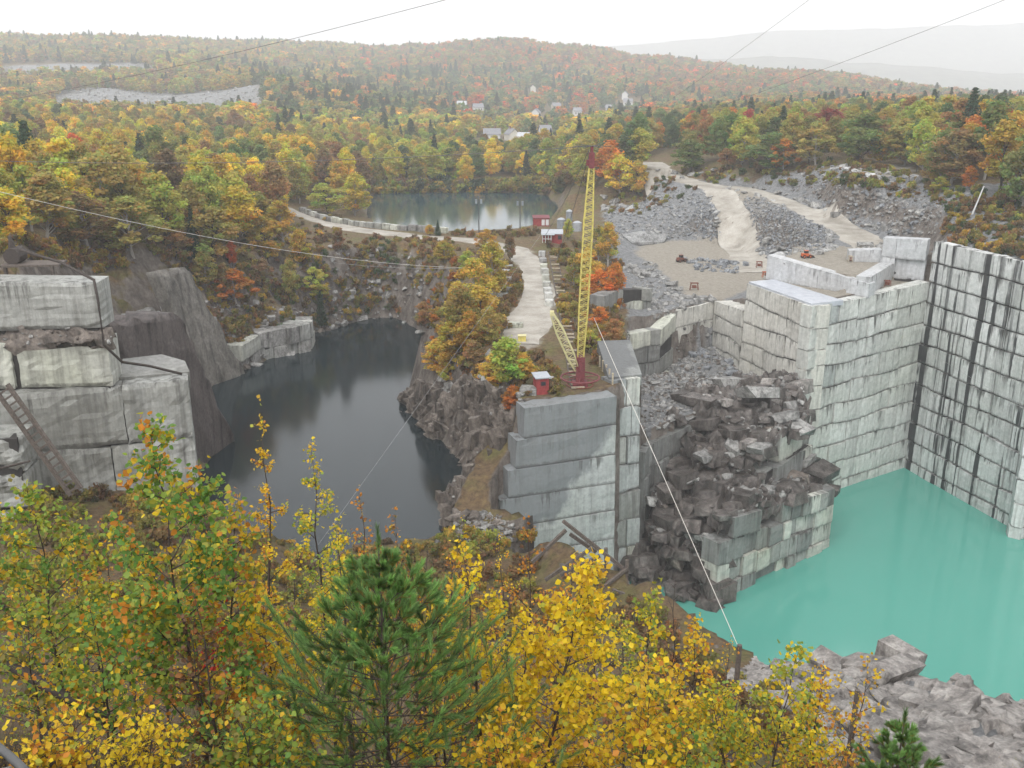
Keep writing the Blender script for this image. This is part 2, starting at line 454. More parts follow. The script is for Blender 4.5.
def inside(poly, X, Y):
    r = np.zeros(np.shape(X), bool)
    n = len(poly)
    for i in range(n):
        x0, y0 = poly[i]; x1, y1 = poly[(i + 1) % n]
        if y0 == y1: continue
        c = ((y0 > Y) != (y1 > Y)) & (X < (x1 - x0) * (Y - y0) / (y1 - y0) + x0)
        r ^= c
    return r
def pdist(poly, X, Y, closed=True):
    d = np.full(np.shape(X), 1e9); par = np.zeros(np.shape(X))
    n = len(poly)
    for i in range(n if closed else n - 1):
        x0, y0 = poly[i][:2]; x1, y1 = poly[(i + 1) % n][:2]
        L2 = (x1 - x0) ** 2 + (y1 - y0) ** 2 + 1e-9
        t = np.clip(((X - x0) * (x1 - x0) + (Y - y0) * (y1 - y0)) / L2, 0, 1)
        dd = np.hypot(X - x0 - t * (x1 - x0), Y - y0 - t * (y1 - y0))
        m = dd < d
        d = np.where(m, dd, d); par = np.where(m, i + t, par)
    return d, par
POND = [xy(cz(x, y, WD)) for x, y in [(395, 318), (432, 338), (440, 352), (428, 372), (405, 395), (413, 417), (440, 442), (462, 466), (455, 486), (452, 510), (440, 545), (330, 560), (215, 540), (205, 475), (222, 452), (214, 420), (216, 388), (238, 372), (302, 352), (314, 346), (312, 334), (345, 326), (370, 318)]]
LAKE = [xy(cz(x, y, WU)) for x, y in [(368, 194), (455, 192), (545, 194), (560, 206), (550, 220), (525, 227), (480, 236), (440, 238), (395, 232), (366, 216)]]
PIT = [(18.5, 139), (21, 143), (31, 153), (38.5, 156), (48, 168), (52, 168), (79, 185), (82, 184), (90, 158), (90, 153), (120, 149), (120, 38), (60, 43), (43, 51), (37, 58), (34.5, 66), (32, 74), (30, 83), (23.5, 93.5), (15.5, 106), (6, 116.5), (-3, 121.5), (-1, 127.0), (1.8, 128.2), (15, 133.5)]
PLATEAU = [(19.5, 141.5), (31, 153), (38.5, 154.5), (48, 165.5), (54.4, 166.9), (49.2, 187), (44.5, 201.5), (22, 182), (19.5, 160)]
DECK = [(0.5, 128.6), (2.4, 128.8), (15, 133.8), (18.2, 139.5), (18.2, 152), (2, 152), (-2.5, 142)]
BENCH = [(54, 168), (79, 184), (76, 191), (64, 173.5), (50, 189), (48, 187)]
UPPER = [(50, 189), (64, 174), (76, 190), (77, 198), (68, 212), (56, 204)]
LEFT_TOP = [(-150, 106), (-46.5, 107.5), (-47.5, 122), (-62, 150), (-150, 150)]
LEFT_LEDGE = [(-46.5, 107.5), (-38.5, 110.5), (-41, 124), (-47.5, 124)]
LEFT_LOW = [(-150, 70), (-150, 106), (-46.5, 107.5), (-38.5, 110.5), (-37, 106), (-30, 90), (-40, 75)]
ROADS = {
    'causeway_road': ([cz(520, 346, -43.3), cz(528, 322, -43.1), cz(540, 292, -43), cz(534, 268, -43), cz(515, 249, -43), cz(470, 240, -43), cz(420, 237, -43), cz(350, 229, -43), cz(300, 213, -43), cz(270, 205, -43)], [6, 9, 6.4, 5.8, 7.5, 6.5, 6, 7.5, 7, 6]),
    'quarry_ramp_road': ([cz(758, 272, -45.6), cz(748, 248, -43.4), cz(740, 228, -40.5), cz(728, 205, -37), cz(712, 187, -34), cz(680, 179, -33.3), cz(660, 170, -33), cz(652, 162, -33)], [9, 9, 9, 8, 9, 9, 9, 9]),
    'upper_haul_road': ([cz(714, 188, -34), cz(740, 187, -33.9), cz(772, 196, -34), cz(800, 208, -34.5), cz(850, 232, -36), cz(872, 246, -37), cz(890, 262, -37.5)], [7, 6, 6, 6.5, 9, 10, 9]),
}
FLOOR = [xy(cz(x, y, -46)) for x, y in [(655, 268), (690, 300), (718, 304), (746, 292), (766, 278), (760, 262), (735, 246), (690, 240), (640, 244), (632, 254)]]
HILLTOP = [xy(cz(x, y, -25.5)) for x, y in [(845, 166), (905, 163), (920, 172), (880, 180), (850, 178)]]
OUTCROP = [(24, 84), (29, 75.5), (33, 70), (35, 65), (38, 57), (45, 49), (60, 42), (60, 24), (24, 27), (17, 46), (19, 76)]
def terrain(X, Y):
    X = np.asarray(X, float); Y = np.asarray(Y, float)
    h = base_h(X, Y)
    near = np.clip((Y - 5) / 60, 0.12, 1)
    far = np.clip((Y - 500) / 900, 0, 1)
    rough = 1.6 * fbm(X / 9, Y / 9, 4) * near + far * 14 * fbm(X / 190, Y / 190, 3)
    rw = np.ones(X.shape)
    rz = np.zeros(X.shape); rm = np.zeros(X.shape)
    for pts, wd in ROADS.values():
        p = np.array(pts)
        d, par = pdist(p, X, Y, False)
        zz = np.interp(par, np.arange(len(p)), p[:, 2]); ww = np.interp(par, np.arange(len(p)), wd)
        k = np.clip(1 - (d - ww * 0.62) / 6, 0, 1)
        k = k * k * (3 - 2 * k)
        h = h * (1 - k) + zz * k
        rw = np.minimum(rw, 1 - k)
    for poly, zz, ft in ((FLOOR, -46, 5), (HILLTOP, -25.5, 5)):
        m = inside(poly, X, Y); d, _ = pdist(poly, X, Y)
        k = np.where(m, 1, np.clip(1 - d / ft, 0, 1))
        h = h * (1 - k) + zz * k
        rw = np.minimum(rw, 1 - k * 0.85)
    h = h + rough * rw
    # craggy outcrop in the right foreground: tilted layers
    m = inside(OUTCROP, X, Y); d, _ = pdist(OUTCROP, X, Y)
    k = np.where(m, np.clip(d / 4, 0, 1), 0)
    lay = (X * 0.5 + Y * 0.35 + 2.5 * fbm(X / 5, Y / 5, 3)) / 2.1
    ru, rv = X * 0.85 + Y * 0.53, -X * 0.53 + Y * 0.85
    h = h + k * (0.9 * (lay - np.floor(lay)) ** 0.5 + 0.8 * fbm(X / 5, Y / 5, 3) + 1.2 * cells(ru / 8.0, rv / 2.4) + 0.6 * cells(ru / 3.5 + 9, rv / 1.2))
    # benches with straight sides
    m = inside(LEFT_LOW, X, Y); h = np.where(m, np.minimum(h, -46.8 + rough), h)
    m = inside(LEFT_TOP, X, Y); h = np.where(m, np.maximum(h * 0.2 - 22.6 * 0.8, -23.2) + 0.35 * rough, h)
    m = inside(LEFT_LEDGE, X, Y); h = np.where(m, -34.6 + 0.25 * rough, h)
    # pond and lake basins: rocky banks
    m = inside(POND, X, Y); d, _ = pdist(POND, X, Y)
    crag = np.abs(fbm(X / 5, Y / 5, 4, 0.6)) * 4 + 4.5 * cells(X / 4.5, Y / 4.5)
    k = np.where(X > -22, 3.0, np.where(Y > 222, np.where(X > -52, 3.4, 1.7), 1.15)) + 0.0
    k = k * (1 + 0.5 * fbm(X / 14, Y / 14, 3))
    bank = WD - 1.2 + k * d + crag * np.clip(d / 4, 0, 1) - 0.4
    h = np.where(m, np.minimum(WD - 1.5 - 1.5 * d, -61), np.minimum(h, np.where(d < 60, bank, 1e9)))
    m = inside(LAKE, X, Y); d, _ = pdist(LAKE, X, Y)
    h = np.where(m, WU - 1 - d * 0.4, np.where(d < 40, np.minimum(h, WU + 0.2 + np.where(Y < 345, 0.22, 1.3) * d), h))
    # the deep pit
    m = inside(PIT, X, Y); d, _ = pdist(PIT, X, Y)
    nearside = (Y < 118) | (X > 92)
    kk = np.where(nearside, 2.6 + 1.5 * fbm(X / 6, Y / 6, 3), 400)
    h = np.where(m, np.where(nearside, np.maximum(-81, WT - 1 - d * 2.0), -81), np.where(nearside & (d < 30), np.minimum(h, WT - 0.5 + kk * d * 2.2 + crag), h))
    m = inside(PLATEAU, X, Y)
    zp = np.interp(Y, [141, 156, 170, 186, 200], [-55.2, -54, -55.0, -57.5, -55]) + 1.1 * rough
    h = np.where(m, zp, h)
    m = inside(DECK, X, Y); h = np.where(m, -43.75 + 0.15 * rough, h)
    m = inside(BENCH, X, Y); h = np.where(m, -38.95 + 0.08 * rough, h)
    m = inside(UPPER, X, Y); h = np.where(m, -35.7 + 0.1 * rough, h)
    return h
# rows dense where the quarry is, sparse far away
_q = np.concatenate([np.exp(np.arange(math.log(3), math.log(70), 0.022)), np.exp(np.arange(math.log(70), math.log(340), 0.0068)), np.exp(np.arange(math.log(340), math.log(9000), 0.017))])
_u = np.arange(-1.0, 1.0001, 0.0068)
GQ, GU = np.meshgrid(_q, _u, indexing='ij')
GX, GY = GU * GQ, GQ - Y0
GZ = terrain(GX, GY)
def ground(X, Y):
    """bilinear height of the built ground sheet"""
    X = np.asarray(X, float); Y = np.asarray(Y, float)
    q = Y + Y0
    a = np.clip(np.searchsorted(_q, q) - 1, 0, len(_q) - 2)
    fa = np.clip((q - _q[a]) / (_q[a + 1] - _q[a]), 0, 1)
    b = np.clip(((X / q) + 1.0) / 0.0068, 0, len(_u) - 1.001)
    ib = b.astype(int); fb = b - ib
    return (GZ[a, ib] * (1 - fb) + GZ[a, ib + 1] * fb) * (1 - fa) + (GZ[a + 1, ib] * (1 - fb) + GZ[a + 1, ib + 1] * fb) * fa
def gz(X, Y): return float(ground(np.array([X]), np.array([Y]))[0])
def hit(x, y, y0=5.0, y1=4000.0):
    """where the line of sight through a pixel meets the ground"""
    d = ray(x, y)
    Ys = np.exp(np.linspace(math.log(y0), math.log(y1), 3000))
    P = d[None] * (Ys / d[1])[:, None]
    below = P[:, 2] < ground(P[:, 0], P[:, 1])
    i = int(np.argmax(below)) if below.any() else len(Ys) - 1
    return P[i]
def grid_mesh(name, X, Y, Z, mat, smooth=True):
    n, m = X.shape
    V = np.stack([X.ravel(), Y.ravel(), Z.ravel()], 1)
    i = np.arange(n * m).reshape(n, m)
    Fq = np.stack([i[:-1, :-1].ravel(), i[:-1, 1:].ravel(), i[1:, 1:].ravel(), i[1:, :-1].ravel()], 1)
    return mesh_np(name, V, Fq, mat, smooth)
# ground material: litter / grass, soil, grey rubble, bare rock by slope
def ground_material():
    t = NT('ground_mixed')
    at = t.n('ShaderNodeAttribute'); at.attribute_name = 'cover'
    sep = t.n('ShaderNodeSeparateColor'); t.l(at.outputs['Color'], sep.inputs[0])
    v = t.pos((0.25, 0.25, 0.25))
    nf = t.noise(t.pos((1.3, 1.3, 1.3)), 1.0, 8, 0.72)
    nm = t.noise(v, 1.0, 6, 0.6)
    litter = t.ramp(nf, [(0.28, (0.055, 0.035, 0.022)), (0.5, (0.135, 0.09, 0.05)), (0.72, (0.22, 0.155, 0.07))])
    litter = t.mix(t.ramp(nm, [(0.45, (0, 0, 0)), (0.62, (1, 1, 1))]), litter, t.ramp(nf, [(0.3, (0.07, 0.065, 0.025)), (0.7, (0.17, 0.15, 0.055))]))
    rubble = t.ramp(nf, [(0.25, (0.08, 0.083, 0.086)), (0.5, (0.19, 0.193, 0.196)), (0.75, (0.36, 0.36, 0.36))])
    dirt = t.ramp(nf, [(0.3, (0.215, 0.195, 0.16)), (0.7, (0.36, 0.325, 0.275))])
    rock = t.ramp(t.noise(t.pos((0.5, 0.5, 0.25)), 1.0, 9, 0.72), [(0.28, (0.035, 0.03, 0.026)), (0.47, (0.125, 0.105, 0.09)), (0.74, (0.285, 0.255, 0.225))])
    c = t.mix(t.ramp(t.math('ADD', sep.outputs[0], t.math('MULTIPLY', t.math('SUBTRACT', nm, 0.5), 0.9)), [(0.42, (0, 0, 0)), (0.58, (1, 1, 1))]), litter, rubble)
    c = t.mix(t.ramp(t.math('ADD', sep.outputs[2], t.math('MULTIPLY', t.math('SUBTRACT', nm, 0.5), 0.5)), [(0.42, (0, 0, 0)), (0.58, (1, 1, 1))]), c, dirt)
    geo = t.n('ShaderNodeNewGeometry')
    sx = t.n('ShaderNodeSeparateXYZ'); t.l(geo.outputs['Normal'], sx.inputs[0])
    sl = t.math('ADD', sx.outputs['Z'], t.math('MULTIPLY', t.math('SUBTRACT', nm, 0.5), 0.55))
    steep = t.ramp(sl, [(0.60, (1, 1, 1)), (0.76, (0, 0, 0))])
    c = t.mix(t.math('MULTIPLY', steep, sep.outputs[1]), c, rock)
    hb = t.math('ADD', nf, t.noise(t.pos((0.5, 0.5, 0.5)), 1.0, 9, 0.8))
    t.bsdf(c, 0.85, t.bump(hb, 0.9, 0.6), spec=0.25)
    return t.m
def road_material():
    t = NT('gravel_road')
    nm = t.noise(t.pos((0.22, 0.22, 0.22)), 1.0, 6, 0.65)
    nf = t.noise(t.pos((3, 3, 3)), 1.0, 6, 0.7)
    c = t.ramp(nm, [(0.32, (0.21, 0.19, 0.16)), (0.55, (0.34, 0.315, 0.275)), (0.72, (0.42, 0.40, 0.36))])
    c = t.mix(0.4, c, t.ramp(nf, [(0.3, (0.3, 0.3, 0.3)), (0.7, (0.7, 0.7, 0.7))]), 'OVERLAY')
    t.bsdf(c, 0.8, t.bump(nf, 0.5, 0.08), spec=0.3)
    return t.m
M['ground'] = ground_material()
M['road'] = road_material()
# cover: R grey rubble, G how much bare rock shows on steep parts, B beige dirt
px, py = to_px(GX, GY, GZ)
rub = np.zeros(GX.shape); dirt = np.zeros(GX.shape); rockg = np.ones(GX.shape)
def pxpoly(poly): return inside(poly, px, py) & (GY > 5)
zr = pxpoly([(600, 190), (655, 172), (700, 180), (860, 165), (960, 185), (1030, 180), (1030, 262), (935, 262), (870, 300), (640, 345), (612, 290)]) & (GY > 140) & (GY < 330)
rub[zr] = 0.85
rub[inside(PLATEAU, GX, GY)] = 0.9
rub[inside(OUTCROP, GX, GY)] = 0.8
rub[pxpoly([(56, 80), (262, 80), (262, 107), (50, 108)]) & (GY > 850) & (GY < 1100)] = 0.95
rub[pxpoly([(0, 64), (150, 62), (160, 78), (0, 86)]) & (GY > 1100) & (GY < 1700)] = 0.75
rub[pxpoly([(205, 146), (268, 142), (268, 156), (205, 160)]) & (GY > 450) & (GY < 700)] = 0.9
rub[(GY < 7) & (GX < -2.4)] = 0.8
for pts, wd in ROADS.values():
    d, par = pdist(np.array(pts), GX, GY, False)
    dirt[d < np.interp(par, np.arange(len(wd)), wd) * 0.5 + 0.6] = 0.8
for poly in (FLOOR, HILLTOP, UPPER, BENCH): dirt[inside(poly, GX, GY)] = 0.9
dirt[pxpoly([(555, 155), (590, 155), (592, 165), (555, 166)]) & (GY > 300) & (GY < 800)] = 0.9
rockg[GY > 600] = 0.25
rockg[inside(FLOOR, GX, GY)] = 0
def blur(a, r=2):
    for ax in (0, 1):
        a = sum(np.roll(a, k, ax) for k in range(-r, r + 1)) / (2 * r + 1)
    return a
rub, dirt = blur(rub), blur(dirt)
gm = grid_mesh('ground', GX, GY, GZ, M['ground'], False)
ca = gm.color_attributes.new('cover', 'FLOAT_COLOR', 'POINT')
ca.data.foreach_set('color', np.stack([rub.ravel(), rockg.ravel(), dirt.ravel(), np.ones(rub.size)], 1).astype(np.float32).ravel())
tag(link('ground', gm), kind='structure')
# roads: sheets lying on the ground
for nm, (pts, wd) in ROADS.items():
    p = np.array(pts)
    seg = np.concatenate([[0], np.cumsum(np.hypot(*(np.diff(p[:, :2], axis=0).T)))])
    s = np.arange(0, seg[-1], 1.0)
    # smooth centre line
    cx = np.interp(s, seg, p[:, 0]); cyy = np.interp(s, seg, p[:, 1]); ww = np.interp(s, seg, wd)
    ker = np.ones(9) / 9
    cx = np.convolve(np.pad(cx, 4, 'edge'), ker, 'valid'); cyy = np.convolve(np.pad(cyy, 4, 'edge'), ker, 'valid')
    tx, ty = np.gradient(cx), np.gradient(cyy)
    L = np.hypot(tx, ty); nx, ny = -ty / L, tx / L
    ks = np.linspace(-0.5, 0.5, 9)
    jit = 1 + 0.35 * fbm(s[:, None] / 5 + 0 * ks[None], np.sign(ks)[None] * 7.7 + 0 * s[:, None], 3)
    RX = cx[:, None] + nx[:, None] * ks[None] * ww[:, None] * jit; RY = cyy[:, None] + ny[:, None] * ks[None] * ww[:, None] * jit
    RZ = ground(RX, RY)
    pad = np.pad(RZ, ((6, 6), (0, 0)), 'edge')
    RZ = np.maximum(RZ, sum(pad[q:q + len(RZ)] for q in range(13)) / 13)
    RZ = RZ + 0.10 - 0.12 * (np.abs(ks)[None] > 0.49)
    tag(link(nm, grid_mesh(nm, RX, RY, RZ, M['road'])), kind='structure')
# water
def water(name, poly, z, mat, grow):
    c = np.mean(np.array(poly), 0)
    P = [(c[0] + (p[0] - c[0]) * grow, c[1] + (p[1] - c[1]) * grow, z) for p in poly]
    b = bmesh.new()
    f = b.faces.new([b.verts.new(q) for q in P])
    b.normal_update()
    if f.normal.z < 0: f.normal_flip()
    bmesh.ops.triangulate(b, faces=[f])
    me = bpy.data.meshes.new(name); b.to_mesh(me); b.free()
    me.materials.append(mat)
    return tag(link(name, me), kind='structure')
water('pond_water', POND, WD, M['pond'], 1.06)
water('lake_water', LAKE, WU, M['lake'], 1.05)
water('turquoise_pit_water', [(-2, 121), (1.8, 130), (15, 136), (20, 146), (36, 160), (48, 172), (80, 188), (95, 160), (125, 150), (125, 34), (58, 40), (36, 50), (28, 70), (16, 90), (4, 110)], WT, M['turq'], 1.0)

# ------------------------------------------------------------------ quarried walls: courses of separate blocks
rng = random.Random(11)
def block_mesh(fr, back, rg, jit=0.06, n=4):
    """fr: 4 front corners (bl, br, tr, tl), back: 4 back corners; front face a jittered n x n grid"""
    fr = [Vector(p) for p in fr]; back = [Vector(p) for p in back]
    nrm = (fr[1] - fr[0]).cross(fr[3] - fr[0]).normalized()
    vs, idx = [], {}
    sd = rg.uniform(0, 90)
    for j in range(n + 1):
        for i in range(n + 1):
            a, b = i / n, j / n
            p = (fr[0] * (1 - a) + fr[1] * a) * (1 - b) + (fr[3] * (1 - a) + fr[2] * a) * b
            e = i in (0, n) or j in (0, n)
            p = p + nrm * ((rg.uniform(-jit, jit) if n < 6 else jit * (2.2 * float(fbm(a * 3.1 + sd, b * 2.2 + sd, 4, 0.55)) + 1.3 * float(cells(a * 4 + sd, b * 3 + sd)))) - (jit * 1.2 if e else 0))
            if e:
                p = p + (fr[1] - fr[0]).normalized() * rg.uniform(-jit, jit) * 0.6 + Vector((0, 0, rg.uniform(-jit, jit) * 0.8))
            idx[i, j] = len(vs); vs.append(p)
    fs = [(idx[i, j], idx[i + 1, j], idx[i + 1, j + 1], idx[i, j + 1]) for j in range(n) for i in range(n)]
    ring = [(i, 0) for i in range(n)] + [(n, j) for j in range(n)] + [(i, n) for i in range(n, 0, -1)] + [(0, j) for j in range(n, 0, -1)]
    rb = len(vs)
    for (i, j) in ring:
        a, b = i / n, j / n
        vs.append((back[0] * (1 - a) + back[1] * a) * (1 - b) + (back[3] * (1 - a) + back[2] * a) * b)
    m = len(ring)
    for k in range(m):
        k2 = (k + 1) % m
        fs.append((idx[ring[k]], rb + k, rb + k2, idx[ring[k2]]))
    me = bpy.data.meshes.new('block')
    me.from_pydata(vs, [], fs)
    vfa = me.attributes.new('vf', 'FLOAT', 'POINT')
    vfa.data.foreach_set('value', [j / n for j in range(n + 1) for i in range(n + 1)] + [0.5] * len(ring))
    me.update()
    return me
def wall(name, label, path, zt, zb, ch, bw, mat, thick=2.4, lean=0.0, jit=0.045, gap=0.10, off=0.16, toward=(0, 0), wob=0.25, keep=0.55, mats=None, cat='rock face', skip=None, miss=0.0, seed=1, ext=0.0, matf=None, hgap=None, nd=4, drop=0.25):
    """path: plan points; zt: top level per path point; courses of blocks from zt down to zb"""
    rg = random.Random(seed)
    root = empty(name, (path[0][0], path[0][1], zb))
    tag(root, label, cat, None, 'thing')
    o0 = Vector(root.location)
    for si in range(len(path) - 1):
        A = Vector((*path[si], 0)); B = Vector((*path[si + 1], 0))
        L = (B - A).length; d = (B - A) / L
        nn = Vector((d.y, -d.x, 0))
        if nn.dot(Vector((toward[0], toward[1], 0)) - A) < 0: nn = -nn
        za, zb2 = zt[si], zt[si + 1]
        nc = max(1, round((max(za, zb2) - zb) / ch))
        ph = rg.uniform(0, 6)
        def zline(k, t):
            top = za + (zb2 - za) * t
            z = top - (top - zb) * k / nc
            if 0 < k < nc: z += wob * math.sin(ph + k * 1.7 + t * (4 + k % 3)) * 0.8 + wob * 0.5 * math.sin(ph * 2 + 9 * t + k)
            return z
        cuts = [0.0]
        while cuts[-1] < L - bw[0] * 0.8:
            cuts.append(cuts[-1] + rg.uniform(*bw))
        cuts[-1] = L
        for k in range(nc):
            cc = [0.0]
            for c in cuts[1:-1]:
                if rg.random() < keep: cc.append(c)
                elif rg.random() < 0.75: cc.append(c + rg.uniform(-0.4, 0.4) * bw[0])
            cc.append(L)
            cc = sorted(cc)
            cc = [c for i, c in enumerate(cc) if i == 0 or i == len(cc) - 1 or (c - cc[i - 1] > bw[0] * 0.35 and L - c > bw[0] * 0.35)]
            for a, b in zip(cc[:-1], cc[1:]):
                t0, t1 = a / L, b / L
                if skip and skip(si, k, (t0 + t1) / 2): continue
                if rg.random() < miss: continue
                g = (hgap or gap) * rg.uniform(0.6, 1.3)
                gv = gap * (rg.uniform(0.5, 0.9) if rg.random() < 0.6 else rg.uniform(1.0, 2.2))
                f = rg.uniform(-off, off) + lean * k
                ea = ext * k if a == 0 else 0
                p0 = A + d * (a + gv / 2 - ea) + nn * f; p1 = A + d * (b - gv / 2) + nn * f
                zz = (zline(k + 1, t0) + g / 2, zline(k + 1, t1) + g / 2, zline(k, t1) - g / 2, zline(k, t0) - g / 2)
                q0 = A + d * (a + gv / 2 - ea) - nn * thick; q1 = A + d * (b - gv / 2) - nn * thick
                fr = [Vector((p.x, p.y, z)) - o0 for p, z in zip((p0, p1, p1, p0), zz)]
                bk = [Vector((p.x, p.y, z)) - o0 for p, z in zip((q0, q1, q1, q0), zz)]
                if (fr[1] - fr[0]).cross(fr[3] - fr[0]).dot(nn) < 0:
                    fr = [fr[1], fr[0], fr[3], fr[2]]; bk = [bk[1], bk[0], bk[3], bk[2]]
                me = block_mesh(fr, bk, rg, jit, nd)
                me.materials.append(matf(k, (t0 + t1) / 2, rg) if matf else rg.choice(mats) if mats else mat)
                link('block', me, root)
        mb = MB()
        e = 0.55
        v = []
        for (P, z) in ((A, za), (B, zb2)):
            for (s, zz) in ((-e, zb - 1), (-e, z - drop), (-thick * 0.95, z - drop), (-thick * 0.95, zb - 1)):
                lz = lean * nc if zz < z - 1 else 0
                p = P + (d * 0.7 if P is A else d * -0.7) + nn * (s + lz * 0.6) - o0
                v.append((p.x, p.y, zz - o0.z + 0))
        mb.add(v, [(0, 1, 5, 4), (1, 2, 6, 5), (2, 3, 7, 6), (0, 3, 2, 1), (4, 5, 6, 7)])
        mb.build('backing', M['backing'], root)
    return root
# pale faces round the turquoise pit
wall('granite_cliff', 'tall pale greenish granite face at the back of the turquoise water', [(52, 165), (62.4, 171.5)], [-39.0, -39.0], WT - 2, 4.0, (2.5, 5.5), M['granite_c'], lean=0.07, seed=3, hgap=0.19, gap=0.10, mats=[M['granite_c']] * 4 + [M['granite_f']])
wall('granite_cliff', 'wide pale granite face running into the inner corner of the pit', [(62.4, 171.5), (79.2, 182.1)], [-39.1, -38.2], WT - 2, 3.9, (3.0, 6.5), M['granite_c'], lean=0.07, seed=4, hgap=0.19, gap=0.10)
wall('granite_cliff', 'black-streaked granite face of small blocks, right edge of the pit', [(79, 182), (87.8, 153)], [-30.4, -30.4], WT - 2, 4.0, (2.6, 5.6), M['granite_d'], lean=0.05, gap=0.26, hgap=0.3, keep=0.8, seed=5, toward=(0, 150), thick=2.0)
wall('granite_cliff', 'streaked granite buttress in the water at the right picture edge', [(87.5, 154.5), (84.6, 150.5), (108, 144)], [-36, -36, -36], WT - 2, 4.0, (2.6, 5.5), M['granite_d'], gap=0.2, seed=6, thick=2.0, toward=(40, 100))
wall('granite_cliff', 'cream granite face with wavy courses left of the wet slab', [(52, 165.2), (45.2, 185)], [-39.0, -39.0], -62, 3.6, (2.4, 5.0), M['granite_b'], lean=0.04, wob=0.5, seed=7, toward=(0, 150), thick=4, hgap=0.24)
wall('granite_cliff', 'low cream granite return between wet slab and recess corner', [(45.0, 185.6), (42.2, 199)], [-44.6, -45.8], -62, 3.6, (2.4, 5.0), M['granite_b'], wob=0.4, seed=8, toward=(0, 150), thick=4, hgap=0.24)
wall('granite_cliff', 'cream granite face at the back of the rubble recess', [(42.4, 199.2), (33, 191.5)], [-46, -46.2], -61, 3.7, (2.5, 5.5), M['granite_b'], seed=9)
wall('granite_cliff', 'stepped grey face with blocky corner left of the rubble recess', [(33, 190.2), (29, 184), (22.5, 180)], [-46.4, -48, -48], -61, 3.6, (2.0, 4.5), M['granite'], seed=10, off=0.4, miss=0.06, mats=[M['granite'], M['granite_l'], M['granite_wet']])
wall('granite_cliff', 'broken grey block stack below the orange trees, right of the mast', [(17.5, 181), (21, 188), (28.5, 196)], [-40.8, -41.2, -42.5], -50, 3.1, (1.6, 3.4), M['granite_l'], seed=12, off=0.6, miss=0.12, toward=(60, 120), thick=3, mats=[M['granite_l'], M['granite'], M['granite_wet']])
wall('granite_cliff', 'white sawn step standing behind the wet slab', [(49.6, 188), (64.3, 172.4)], [-34.2, -36.6], -39.2, 5.0, (3.5, 6.5), M['granite_fresh'], seed=13, gap=0.05, toward=(0, 150), jit=0.04)
wall('granite_cliff', 'pale sawn step below the haul road, in front of orange machine', [(66, 189.5), (72, 188.5)], [-33.6, -33.2], -38.8, 5.4, (3, 6), M['granite_fresh'], seed=14, gap=0.05, jit=0.05)
wall('granite_cliff', 'white sawn corner blocks where the streaked face begins', [(71.8, 188), (78.6, 183.6)], [-30.8, -30.5], -38.6, 3.9, (2.6, 5.0), M['granite_fresh'], seed=15, gap=0.06, jit=0.05, off=0.5)
wall('granite_cliff', 'low sawn step below the beige bench, right of the white step', [(64.6, 172.9), (75.4, 188.6)], [-35.5, -35.5], -39.2, 3.8, (3, 6), M['granite_fresh'], seed=51, gap=0.06, jit=0.05, toward=(95, 150), thick=2.6)
# promontory
wall('granite_cliff', 'blue-grey granite front of the derrick promontory', [(1.7, 125.9), (14.9, 131)], [-44.0, -44.0], WT - 3, 4.25, (7, 12), M['granite_f'], lean=0.16, gap=0.06, hgap=0.15, off=0.03, wob=0.12, seed=16, thick=3.2, keep=0.3, ext=1.25)
wall('granite_cliff', 'narrow streaked granite column right of the promontory front', [(14.6, 135.5), (19.2, 138)], [-43.2, -43.4], WT - 3, 4.3, (2.0, 3.0), M['granite'], lean=0.25, gap=0.22, seed=17, thick=3.0, mats=[M['granite'], M['granite_f'], M['granite_l']])
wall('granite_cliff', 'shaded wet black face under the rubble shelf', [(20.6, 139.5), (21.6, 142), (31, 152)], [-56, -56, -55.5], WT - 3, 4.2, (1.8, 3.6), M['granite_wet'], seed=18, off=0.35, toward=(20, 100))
# the stepped stack rising from the turquoise water
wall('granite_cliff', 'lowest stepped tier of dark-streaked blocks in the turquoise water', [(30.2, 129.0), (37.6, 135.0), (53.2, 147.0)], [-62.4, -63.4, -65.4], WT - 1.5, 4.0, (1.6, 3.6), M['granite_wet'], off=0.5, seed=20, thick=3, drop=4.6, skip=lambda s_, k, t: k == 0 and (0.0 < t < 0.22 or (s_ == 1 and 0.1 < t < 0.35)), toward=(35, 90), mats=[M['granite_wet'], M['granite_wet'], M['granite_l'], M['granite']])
wall('granite_cliff', 'right end of the lowest stepped tier', [(53.2, 147.2), (49, 160)], [-65.4, -65.4], WT - 1.5, 4.0, (2, 3.6), M['granite_l'], off=0.28, seed=21, thick=3, toward=(90, 140))
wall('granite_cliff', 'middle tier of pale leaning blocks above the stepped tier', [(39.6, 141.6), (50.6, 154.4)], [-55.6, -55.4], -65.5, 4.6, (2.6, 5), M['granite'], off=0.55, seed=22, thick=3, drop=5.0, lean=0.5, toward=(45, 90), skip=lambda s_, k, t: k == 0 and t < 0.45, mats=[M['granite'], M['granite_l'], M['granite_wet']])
wall('granite_cliff', 'right end of the middle tier, next to the pale face', [(50.6, 154.6), (49, 166)], [-55.4, -55.4], -66, 4.6, (2.6, 5), M['granite_l'], off=0.3, seed=23, thick=3, toward=(90, 140))
